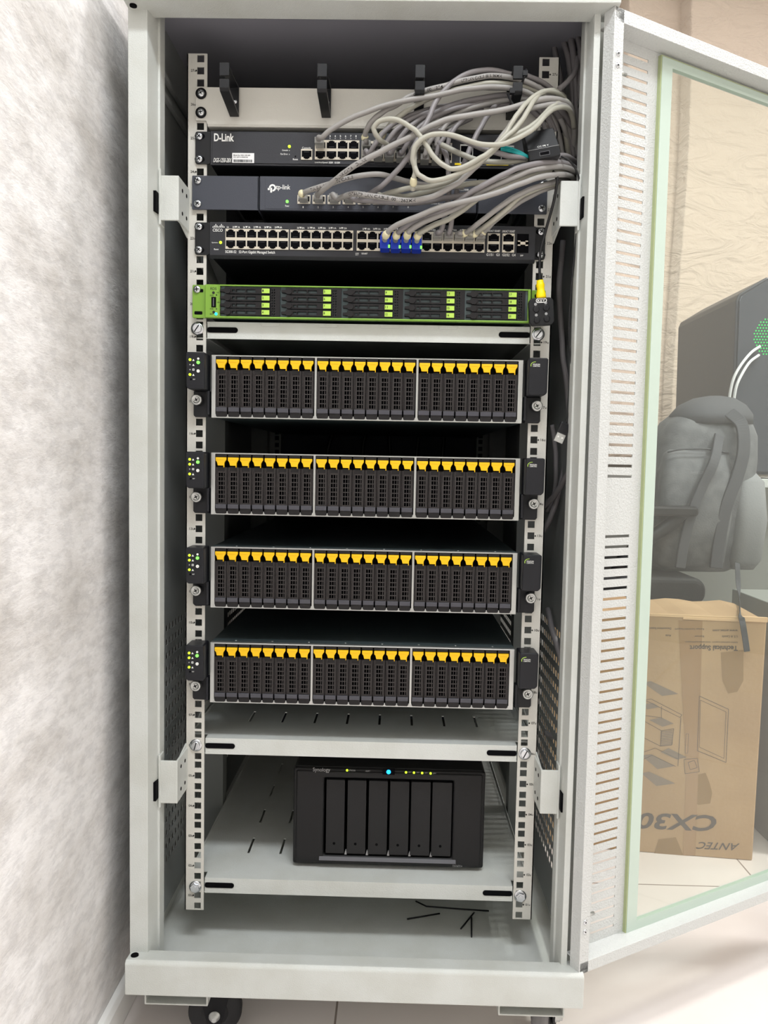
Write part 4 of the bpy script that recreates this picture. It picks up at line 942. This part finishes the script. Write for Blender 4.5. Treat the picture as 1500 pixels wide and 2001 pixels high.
def tiles(nt, b):
    tc = mk(nt, 'ShaderNodeTexCoord'); mp = mk(nt, 'ShaderNodeMapping'); mp.inputs['Location'].default_value = (.0290, -.378, 0)
    br = mk(nt, 'ShaderNodeTexBrick', offset=0.0, squash=1.0); br.inputs['Scale'].default_value = 1; br.inputs['Brick Width'].default_value = .794; br.inputs['Row Height'].default_value = .794
    br.inputs['Mortar Size'].default_value = .0016; br.inputs['Color1'].default_value = lin((236,229,225)); br.inputs['Color2'].default_value = lin((235,228,225)); br.inputs['Mortar'].default_value = lin((150,138,130))
    n = mk(nt, 'ShaderNodeTexNoise', Scale=2.5, Detail=6.0); r = mk(nt, 'ShaderNodeValToRGB'); r.color_ramp.elements[0].color = (.93,.91,.90,1); r.color_ramp.elements[1].color = (1,1,1,1); r.color_ramp.elements[0].position = .4; r.color_ramp.elements[1].position = .6
    mul = mk(nt, 'ShaderNodeMix', data_type='RGBA', blend_type='MULTIPLY'); mul.inputs[0].default_value = 1
    nt.links.new(tc.outputs['Object'], mp.inputs['Vector']); nt.links.new(mp.outputs[0], br.inputs['Vector']); nt.links.new(tc.outputs['Object'], n.inputs['Vector'])
    nt.links.new(n.outputs['Fac'], r.inputs['Fac']); nt.links.new(br.outputs[0], mul.inputs[6]); nt.links.new(r.outputs[0], mul.inputs[7]); nt.links.new(mul.outputs[2], b.inputs['Base Color'])
    b.inputs['Roughness'].default_value = .28
node_mat('tiles', tiles)
def cloth(nt, b):
    tc = mk(nt, 'ShaderNodeTexCoord'); mp = mk(nt, 'ShaderNodeMapping'); mp.inputs['Scale'].default_value = (1, 1, 2.4)
    n = mk(nt, 'ShaderNodeTexNoise', Scale=5.0, Detail=7.0, Distortion=2.2); n3 = mk(nt, 'ShaderNodeTexNoise', Scale=220.0, Detail=3.0); bp = mk(nt, 'ShaderNodeBump', Strength=.55, Distance=.04); bp2 = mk(nt, 'ShaderNodeBump', Strength=.3, Distance=.003)
    b.inputs['Base Color'].default_value = lin((216,200,184)); b.inputs['Roughness'].default_value = .85; b.inputs['Sheen Weight'].default_value = .3
    nt.links.new(tc.outputs['Object'], mp.inputs['Vector']); nt.links.new(mp.outputs[0], n.inputs['Vector']); nt.links.new(tc.outputs['Object'], n3.inputs['Vector'])
    nt.links.new(n.outputs['Fac'], bp.inputs['Height']); nt.links.new(n3.outputs['Fac'], bp2.inputs['Height']); nt.links.new(bp.outputs[0], bp2.inputs['Normal']); nt.links.new(bp2.outputs[0], b.inputs['Normal'])
node_mat('cloth', cloth)
M['wallw'] = mat('painted_wall', (222,220,214), .8, bump=.1, bscale=60)
M['ceil'] = mat('ceiling_paint', (236,236,234), .85)
M['bb'] = mat('baseboard_paint', (232,231,228), .35)
XW = -.342; XR, YF_, YB, ZC = 3.0, -3.0, 2.35, 2.74
struct('floor', B().box(XW-.1, XR+.1, YF_-.1, YB+.1, FLOOR-.05, FLOOR), 'tiles')
struct('ceiling', B().box(XW-.1, XR+.1, YF_-.1, YB+.1, ZC, ZC+.05), 'ceil')
struct('wall_left', B().box(XW-.1, XW, YF_-.1, YB+.1, FLOOR, ZC), 'plaster')
struct('wall_back', B().box(XW, XR+.1, YB, YB+.1, FLOOR, ZC), 'wallw')
struct('wall_right', B().box(XR, XR+.1, YF_-.1, YB, FLOOR, ZC), 'wallw')
struct('wall_front', B().box(XW, XR, YF_-.1, YF_, FLOOR, ZC), 'wallw')
b = B().prism([(XW, FLOOR), (XW+.012, FLOOR), (XW+.012, -.090), (XW+.008, -.082), (XW, -.080)], 'y', YF_, YB)
struct('baseboard_left', b, 'bb', bevel=.002)
struct('baseboard_back', B().box(XW+.012, XR, YB-.012, YB, FLOOR, -.083), 'bb', bevel=.002)
# curtain
b = B(); bm = b.bm; nx, nz = 260, 60; g_ = []
x0, x1, z0, z1 = .30, 2.95, .700, 2.68
folds = [.62, .80, .905, 1.165, 1.62, 2.05, 2.5]
def cy(x, z):
    y = 0
    for i, f0 in enumerate(folds):
        f1 = folds[i+1] if i+1 < len(folds) else 3.1
        xs = x - .035*(1-(z-.7)/1.98)*0
        if f0 <= xs < f1: t = (xs-f0)/(f1-f0); y = -.075*(1-t)**1.6
    return 2.18 + y + .008*math.sin(9*x+1.5*z) + .006*math.sin(23*x-2*z)
for j in range(nz+1):
    z = z0+(z1-z0)*j/nz; g_.append([])
    for i in range(nx+1):
        x = x0+(x1-x0)*i/nx; w = x + .012*math.sin(3*z+i*.02)
        g_[-1].append(bm.verts.new((w, cy(x, z), z)))
for j in range(nz):
    for i in range(nx): f = bm.faces.new((g_[j][i], g_[j][i+1], g_[j+1][i+1], g_[j+1][i])); f.smooth = True
ct = obj('curtain', b, 'cloth', None, solid=.003, fix=False, loc=(1.6, 2.18, .70)); tag(ct, 'beige cloth curtain hanging in broad folds across the back wall', 'curtain')
o = obj('curtain_rod', B().cyl((.3, 2.18, 2.69), (1,0,0), .012, 2.66, 16), 'steel', ct)

# carton
CO = Vector((.7946, .4798, FLOOR)); ca_ = Vector((-.9943, .1067, 0)); cb_ = Vector((.1067, .9943, 0))
def CB(u, v, w): return tuple(CO + ca_*u + Vector((0,0,1))*v + cb_*w)
M['card'] = mat('cardboard', (190,160,124), .8, bump=.15, bscale=120, noise=((176,146,112), 5, .35, .65))
M['cardedge'] = mat('cardboard_edge', (224,190,150), .8)
M['tape'] = mat('packing_tape', (168,136,102), .22)
M['cprint'] = mat('carton_print', (92,84,78), .7)
M['cprint2'] = mat('carton_print_light', (140,126,112), .7)
M['stain'] = mat('damp_stain', (152,124,88), .8)
cx = thing('cardboard_box', 'brown upright cardboard computer case box standing upside down behind the glass door', 'cardboard box', CO)
CHt = .5055
b = B(); nseg = 14
top = [(.42*i/nseg, CHt + .003*math.sin(i*1.7) - (.004 if i in (0, nseg) else 0)) for i in range(nseg+1)]
b.prism([(0, 0)] + [(p[0]-.004 if i == 0 else p[0], p[1]) for i, p in enumerate(top)] + [(.42, 0)], 'y', 0, .20, f=lambda p: CB(p[0], p[2], p[1]))
obj('carton', b, 'card', cx, bevel=.003)
b = B().plate(.0, .42, CHt-.004, CHt+.0022, -.0012, .0005, [], CB); b.plate(.05, .16, CHt-.0075, CHt-.002, -.002, -.0008, [], CB); b.plate(-.004, .05, CHt-.006, CHt+.004, -.004, .001, [], CB)
obj('torn_flap_edge', b, 'cardedge', cx, bevel=.0008)
nrm = -cb_
def onb(px, py, off=.0008):
    d = ray(px, py); o_ = CO + nrm*off; t = (o_-CP).dot(nrm)/d.dot(nrm); return tuple(CP + d*t)
def btext(b, t, r, rot=True, slope=0, shear=0):
    def f(u, v):
        u += shear*(v-.5)
        if rot: u, v = 1-u, 1-v
        x = r[0]+(r[2]-r[0])*u; return onb(x, r[3]+(r[1]-r[3])*v + slope*(x-r[0]))
    b.text(t, f)
b = B(); btext(b, 'CX300', (1212, 1586, 1399, 1618), slope=.04, shear=.06); btext(b, 'ANTEC', (1362, 1645, 1441, 1659), slope=.04, shear=.1)
obj('brand_lettering', b, 'cprint', cx)
b = B(); btext(b, 'Technical Support', (1347, 1258, 1441, 1271), slope=.01); btext(b, 'Online technical support  www.antec.com/support', (1338, 1252, 1441, 1256), slope=.01)
for r, s in (((1264,1225,1311,1230),'Deutschland Support'), ((1318,1227,1375,1231),'Europe Technical Support'), ((1300,1240,1311,1244),'Asia'), ((1357,1241,1375,1245),'Europe'), ((1410,1242,1441,1246),'U.S. & Canada'), ((1392,1230,1441,1234),'www.antec.com')): btext(b, s, r)
obj('small_print', b, 'cprint', cx)
def stroke(b, pts, w=.9, closed=True):
    n = len(pts)
    for i in range(n if closed else n-1):
        p, q = Vector(onb(*pts[i])), Vector(onb(*pts[(i+1) % n])); d = (q-p).normalized(); s_ = d.cross(nrm)*(.00055*w)
        vs = [b.bm.verts.new(x) for x in (p-s_, q-s_, q+s_, p+s_)]; b.bm.faces.new(vs)
def fill(b, pts, off=.0007): b.bm.faces.new([b.bm.verts.new(onb(p[0], p[1], off)) for p in pts])
b = B()
stroke(b, [(1366,1360),(1423,1386),(1418,1490),(1362,1467)]); stroke(b, [(1368,1368),(1418,1391),(1414,1482),(1366,1460)], .7)
stroke(b, [(1258,1368),(1272,1366),(1332,1397),(1328,1402),(1268,1372)], .8); stroke(b, [(1330,1402),(1324,1497)], .9, False); stroke(b, [(1256,1408),(1292,1428),(1290,1458),(1254,1440)], .8)
stroke(b, [(1292,1428),(1316,1424),(1312,1456),(1290,1458)], .8); stroke(b, [(1340,1434),(1345,1434),(1343,1472),(1338,1472)], .6); stroke(b, [(1256,1470),(1280,1462),(1326,1484)], .7, False)
stroke(b, [(1336,1484),(1362,1482),(1366,1508),(1338,1512)], .8); stroke(b, [(1344,1490),(1356,1486),(1362,1500),(1348,1504)], .8)
stroke(b, [(1292,1380),(1292,1404)], .8, False); stroke(b, [(1256,1398),(1290,1402)], .8, False); stroke(b, [(1256,1484),(1274,1476),(1320,1498)], .8, False)
obj('line_drawing', b, 'cprint', cx)
b = B(); fill(b, [(1256,1334),(1271,1331),(1325,1356),(1293,1360)]); fill(b, [(1256,1376),(1276,1374),(1288,1382),(1264,1386)]); fill(b, [(1268,1407),(1292,1402),(1316,1414),(1294,1420)])
for k in range(9): fill(b, [(1290,1430+k*3.2),(1314,1427+k*3.2),(1314,1428.6+k*3.2),(1290,1431.6+k*3.2)])
fill(b, [(1253,1476),(1272,1474),(1318,1497),(1284,1503)]); fill(b, [(1253,1511),(1268,1508),(1319,1531),(1282,1536)]); fill(b, [(1306,1462),(1342,1480),(1322,1484),(1290,1470)])
obj('shaded_drawing', b, 'cprint2', cx)
b = B(); fill(b, [(1354,1516),(1378,1510),(1386,1530),(1391,1550),(1387,1570),(1364,1573),(1348,1560),(1350,1535)], .0004); fill(b, [(1286,1640),(1320,1636),(1330,1660),(1334,1672),(1278,1668)], .0004)
fill(b, [(1408,1275),(1452,1270),(1452,1330),(1440,1352),(1422,1355),(1411,1330)], .0004)
obj('damp_stain', b, 'stain', cx)
b = B(); fill(b, [(1325,1212),(1372,1214),(1364,1500),(1358,1672),(1334,1672),(1340,1500)], .0005)
obj('packing_tape', b, 'tape', cx)

# desk
M['desk'] = mat('grey_desk_laminate', (150,154,150), .5); M['desktop'] = mat('desk_top_laminate', (196,200,198), .4)
dk = thing('desk', 'grey laminate desk with solid side panel under the dark computer tower', 'desk', (1.55, 1.4, FLOOR))
obj('side_panel', B().box(.800, .822, 1.335, 1.75, FLOOR, .625), 'desk', dk, bevel=.001)
obj('side_panel', B().box(2.10, 2.122, 1.10, 1.75, FLOOR, .625), 'desk', dk, bevel=.001)
obj('modesty_panel', B().box(.822, 2.10, 1.350, 1.368, FLOOR+.04, .625), 'desk', dk)
obj('desk_top', B().box(.780, 2.14, 1.15, 1.78, .625, .650), 'desktop', dk, bevel=.002)
dr = thing('drawer_unit', 'low grey drawer unit standing on the floor right of the cardboard box', 'drawer unit', (1.06, .66, FLOOR))
obj('carcass', B().box(.866, 1.27, .515, .80, FLOOR, .385), 'desk', dr, bevel=.002)
for k in range(3):
    d_ = obj('drawer', B().box(.872, 1.264, .498, .515, FLOOR+.012+.172*k, FLOOR+.176+.172*k), 'desk', dr, bevel=.002)
    obj('drawer_handle', B().box(1.01, 1.12, .488, .498, FLOOR+.14+.172*k, FLOOR+.15+.172*k), 'steel', d_, bevel=.001)
# tower computer
M['pcg'] = mat('tower_panel', (72,76,84), .22, .2); M['pcd'] = mat('tower_frame', (52,54,60), .4)
pc = thing('computer_tower', 'dark tower computer with green lit fan standing on the grey desk', 'computer', (1.15, 1.4, .650))
def far(x, z): return (.0445+(x-.0445)*1.149, .6762+(z-.6762)*1.149)
b = B().prism([(1.018, .662)] + [far(*q) for q in ((.887, 1.100), (.893, 1.116), (.960, 1.158), (1.12, 1.160))] + [(1.28, .662)], 'y', 1.199, 1.66)
obj('case', b, 'pcd', pc, bevel=.004)
b = B().prism([(1.026, .67)] + [far(*q) for q in ((.894, 1.098), (.899, 1.110), (.962, 1.150), (1.112, 1.152))] + [(1.27, .67)], 'y', 1.195, 1.200)
obj('mesh_panel', b, 'pcg', pc, bevel=.001)
b = B()
for j in range(15):
    for i in range(15):
        x, z = .985+(i-7)*.0072+(.0036 if j % 2 else 0), 1.010+(j-7)*.0072
        if (x-.985)**2+(z-1.010)**2 < .052**2: q = far(x, z); b.cyl((q[0], 1.1948, q[1]), (0,-1,0), .0023, .0008, 6)
obj('fan_light', b, 'ledc', pc)
b = B()
for x in (1.05, 1.24):
    for y in (1.24, 1.62): b.cyl((x, y, .650), (0,0,1), .012, .012, 14)
obj('tower_foot', b, 'rubber', pc)
M['wcab'] = mat('white_cable', (225,228,230), .35)
for l, pts in (('upper', [(1484,677,1.185),(1466,690,1.16),(1446,715,1.15),(1432,742,1.15),(1425,775,1.16),(1424,800,1.17)]), ('lower', [(1482,694,1.185),(1464,708,1.16),(1448,733,1.15),(1438,756,1.15),(1433,785,1.16),(1432,805,1.17)])):
    e_ = at(*pts[-1]); P = smooth_path([at(*p) for p in pts] + [Vector((e_.x-.004, 1.175, .74)), Vector((e_.x, 1.178, .6545))], 8); o = obj('white_cable', B().tube(P, .0040, 10), 'wcab', None, loc=P[0]); tag(o, 'white cable curving down from the computer tower behind the backpack, %s of two' % l, 'cable', 'white tower cables')
# office chair
M['chair'] = mat('black_upholstery', (30,31,33), .7, bump=.3, bscale=300); M['chairp'] = mat('chair_plastic', (26,26,28), .45)
ch = thing('office_chair', 'black office chair with armrests standing behind the cardboard box', 'chair', (.60, 1.06, FLOOR))
b = B().prism(rounded(.42, .795, .345, .412, .030, 6), 'y', .775, 1.22); obj('seat', b, 'chair', ch, bevel=.012, seg=3)
b = B().prism([(.40, .44), (.445, .40), (.455, .46), (.475, .72), (.455, .85), (.425, .90), (.405, .88), (.40, .70), (.385, .52)], 'y', .83, 1.20); obj('backrest', b, 'chair', ch, bevel=.015, seg=3)
for yy in (.765, 1.23):
    b = B().prism(rounded(.52, .765, .560, .585, .011, 5), 'y', yy, yy+.06); a = obj('armrest', b, 'chairp', ch, bevel=.006)
    b = B().tube(smooth_path([(.735, yy+.03, .566), (.70, yy+.03, .535), (.64, yy+.03, .490), (.59, yy+.03, .44), (.58, yy+.035, .36)], 6), .017, 12); obj('armrest_support', b, 'chairp', a)
b = B().cyl((.60, 1.06, FLOOR+.09), (0,0,1), .025, .40, 20); obj('gas_column', b, 'chairp', ch)
for k in range(5):
    a = 2*PI*k/5+.3; P = [Vector((.60, 1.06, FLOOR+.11)), Vector((.60+.24*math.cos(a), 1.06+.26*math.sin(a), FLOOR+.075))]
    l = obj('base_leg', B().tube(P, [.022, .014], 10), 'chairp', ch)
    c = P[1]; obj('chair_castor', B().cyl((c.x-.012, c.y, FLOOR+.027), (1,0,0), .027, .024, 20), 'chairp', l)
# backpack
M['bag'] = mat('grey_backpack_fabric', (112,114,116), .85, bump=.4, bscale=260, noise=((98,100,103), 30, .4, .6)); M['bag2'] = mat('light_grey_webbing', (134,136,138), .8, bump=.3, bscale=300); M['bag3'] = mat('dark_backpack_lining', (78,80,84), .8)
def loft(b, S, n=36, e=.55, mi=0):
    R = []
    for (z, cx_, cy_, hx, hy) in S:
        ring = []
        for k in range(n):
            a = 2*PI*k/n; c, s = math.cos(a), math.sin(a)
            ring.append(b.bm.verts.new((cx_+hx*math.copysign(abs(c)**e, c), cy_+hy*math.copysign(abs(s)**e, s), z)))
        R.append(ring)
    for i in range(len(R)-1):
        for k in range(n): f = b.bm.faces.new((R[i][k], R[i+1][k], R[i+1][(k+1) % n], R[i][(k+1) % n])); f.smooth = True; f.material_index = mi
    b.bm.faces.new(R[0]); b.bm.faces.new(R[-1][::-1]); return b
bp = thing('backpack', 'grey fabric backpack standing upright on the black chair behind the glass', 'backpack', (.82, .95, .412))
S = [(.415,.800,.95,.100,.075),(.43,.803,.95,.124,.095),(.50,.808,.95,.134,.105),(.60,.818,.95,.134,.108),(.70,.830,.95,.128,.105),(.76,.838,.95,.118,.10),(.795,.842,.955,.104,.088),(.822,.848,.96,.078,.066),(.845,.850,.965,.048,.045),(.853,.850,.965,.022,.025)]
obj('main_body', loft(B(), S), 'bag', bp)
S = [(.425,.775,.872,.070,.035),(.445,.775,.864,.086,.048),(.55,.780,.858,.090,.055),(.66,.786,.862,.088,.050),(.712,.790,.872,.078,.036),(.722,.790,.878,.066,.024)]
obj('front_pocket', loft(B(), S, e=.5), 'bag', bp)
S = [(.425,.918,.885,.030,.030),(.45,.920,.880,.040,.045),(.55,.926,.878,.042,.05),(.645,.926,.884,.036,.040),(.668,.924,.895,.024,.024)]
obj('side_pocket', loft(B(), S, e=.6), 'bag2', bp)
def band(pts, w, t=.006):
    b = B(); P = smooth_path([Vector(p) for p in pts], 8); V = []
    for i, p in enumerate(P):
        d = (P[min(i+1, len(P)-1)]-P[max(i-1, 0)]).normalized(); n = d.cross(Vector((0,-1,0))).normalized(); f = Vector((0,-1,0))
        V.append([b.bm.verts.new(p+n*w/2+f*t/2), b.bm.verts.new(p-n*w/2+f*t/2), b.bm.verts.new(p-n*w/2-f*t/2), b.bm.verts.new(p+n*w/2-f*t/2)])
    for i in range(len(V)-1):
        for k in range(4): b.bm.faces.new((V[i][k], V[i+1][k], V[i+1][(k+1) % 4], V[i][(k+1) % 4]))
    b.bm.faces.new(V[0]); b.bm.faces.new(V[-1][::-1]); return b
obj('shoulder_strap', band([at(1424,805,.86), at(1448,830,.835), at(1452,880,.82), at(1440,930,.815), at(1418,990,.81), at(1404,1060,.81), at(1398,1110,.81)], .030, .010), 'bag3', bp, bevel=.002)
obj('shoulder_strap', band([at(1405,850,.85), at(1395,900,.80), at(1372,950,.795), at(1352,1000,.79), at(1336,1060,.79), at(1328,1110,.79)], .024, .010), 'bag3', bp, bevel=.002)
obj('strap_tail', band([at(1440,1100,.80), at(1443,1160,.74), at(1446,1196,.50), at(1450,1215,.468), at(1455,1245,.466), at(1459,1273,.465)], .0115, .002), 'bag3', bp)
obj('zip_seam', B().tube(smooth_path([(.71,.842,.715),(.74,.828,.722),(.80,.826,.724),(.86,.842,.716)], 8), .0022, 8), 'bag3', bp)
obj('hood', loft(B(), [(.790,.850,.945,.100,.092),(.815,.852,.945,.098,.088),(.840,.856,.95,.080,.070),(.858,.862,.955,.050,.045),(.864,.864,.955,.020,.02)], e=.8), 'bag3', bp)
b = B(); b.ptext('SWEGE', (1348, 921, 1375, 926), .803)
obj('small_lettering', b, 'bag2', bp)

# ================================================================ LIGHT
def area(name, loc, rot, sx, sy, e, col=(255,255,255)):
    l = bpy.data.lights.new(name, 'AREA'); l.shape = 'RECTANGLE'; l.size = sx; l.size_y = sy; l.energy = e; l.color = lin(col)[:3]
    o = bpy.data.objects.new(name, l); C.objects.link(o); o.location = loc; o.rotation_euler = rot; return o
area('ceiling_lamp_front', (.25, -1.25, 2.55), (0, 0, 0), .9, .25, 37, (246,251,255))
area('ceiling_lamp_side', (1.8, .22, 2.69), (0, 0, 0), .30, .30, 50, (255,252,250))
area('rear_floor_fill', (1.35, .75, 2.69), (0, 0, 0), .35, .35, 11, (255,253,250))  # added light to brighten the floor behind the door, also doubles the wall shadow
area('soft_fill_light', (1.7, -1.5, 2.69), (0, 0, 0), 1.2, 1.2, 18, (250,251,255))  # added soft light without a fixture, softens shadows around the door
w = bpy.data.worlds.new('world'); bpy.context.scene.world = w; w.use_nodes = True
w.node_tree.nodes['Background'].inputs[0].default_value = (1, 1, 1, 1); w.node_tree.nodes['Background'].inputs[1].default_value = .3
# lift everything so the floor lies at height 0
for o in list(C.objects):
    if o.parent is None: o.location.z -= FLOOR
sc = bpy.context.scene
sc.view_settings.view_transform = 'Standard'; sc.view_settings.look = 'None'; sc.view_settings.gamma = 1; sc.view_settings.exposure = -.05
sc.view_settings.use_curve_mapping = False
sc.cycles.use_denoising = True; sc.cycles.max_bounces = 10; sc.cycles.transparent_max_bounces = 12
sc.cycles.diffuse_bounces = 5
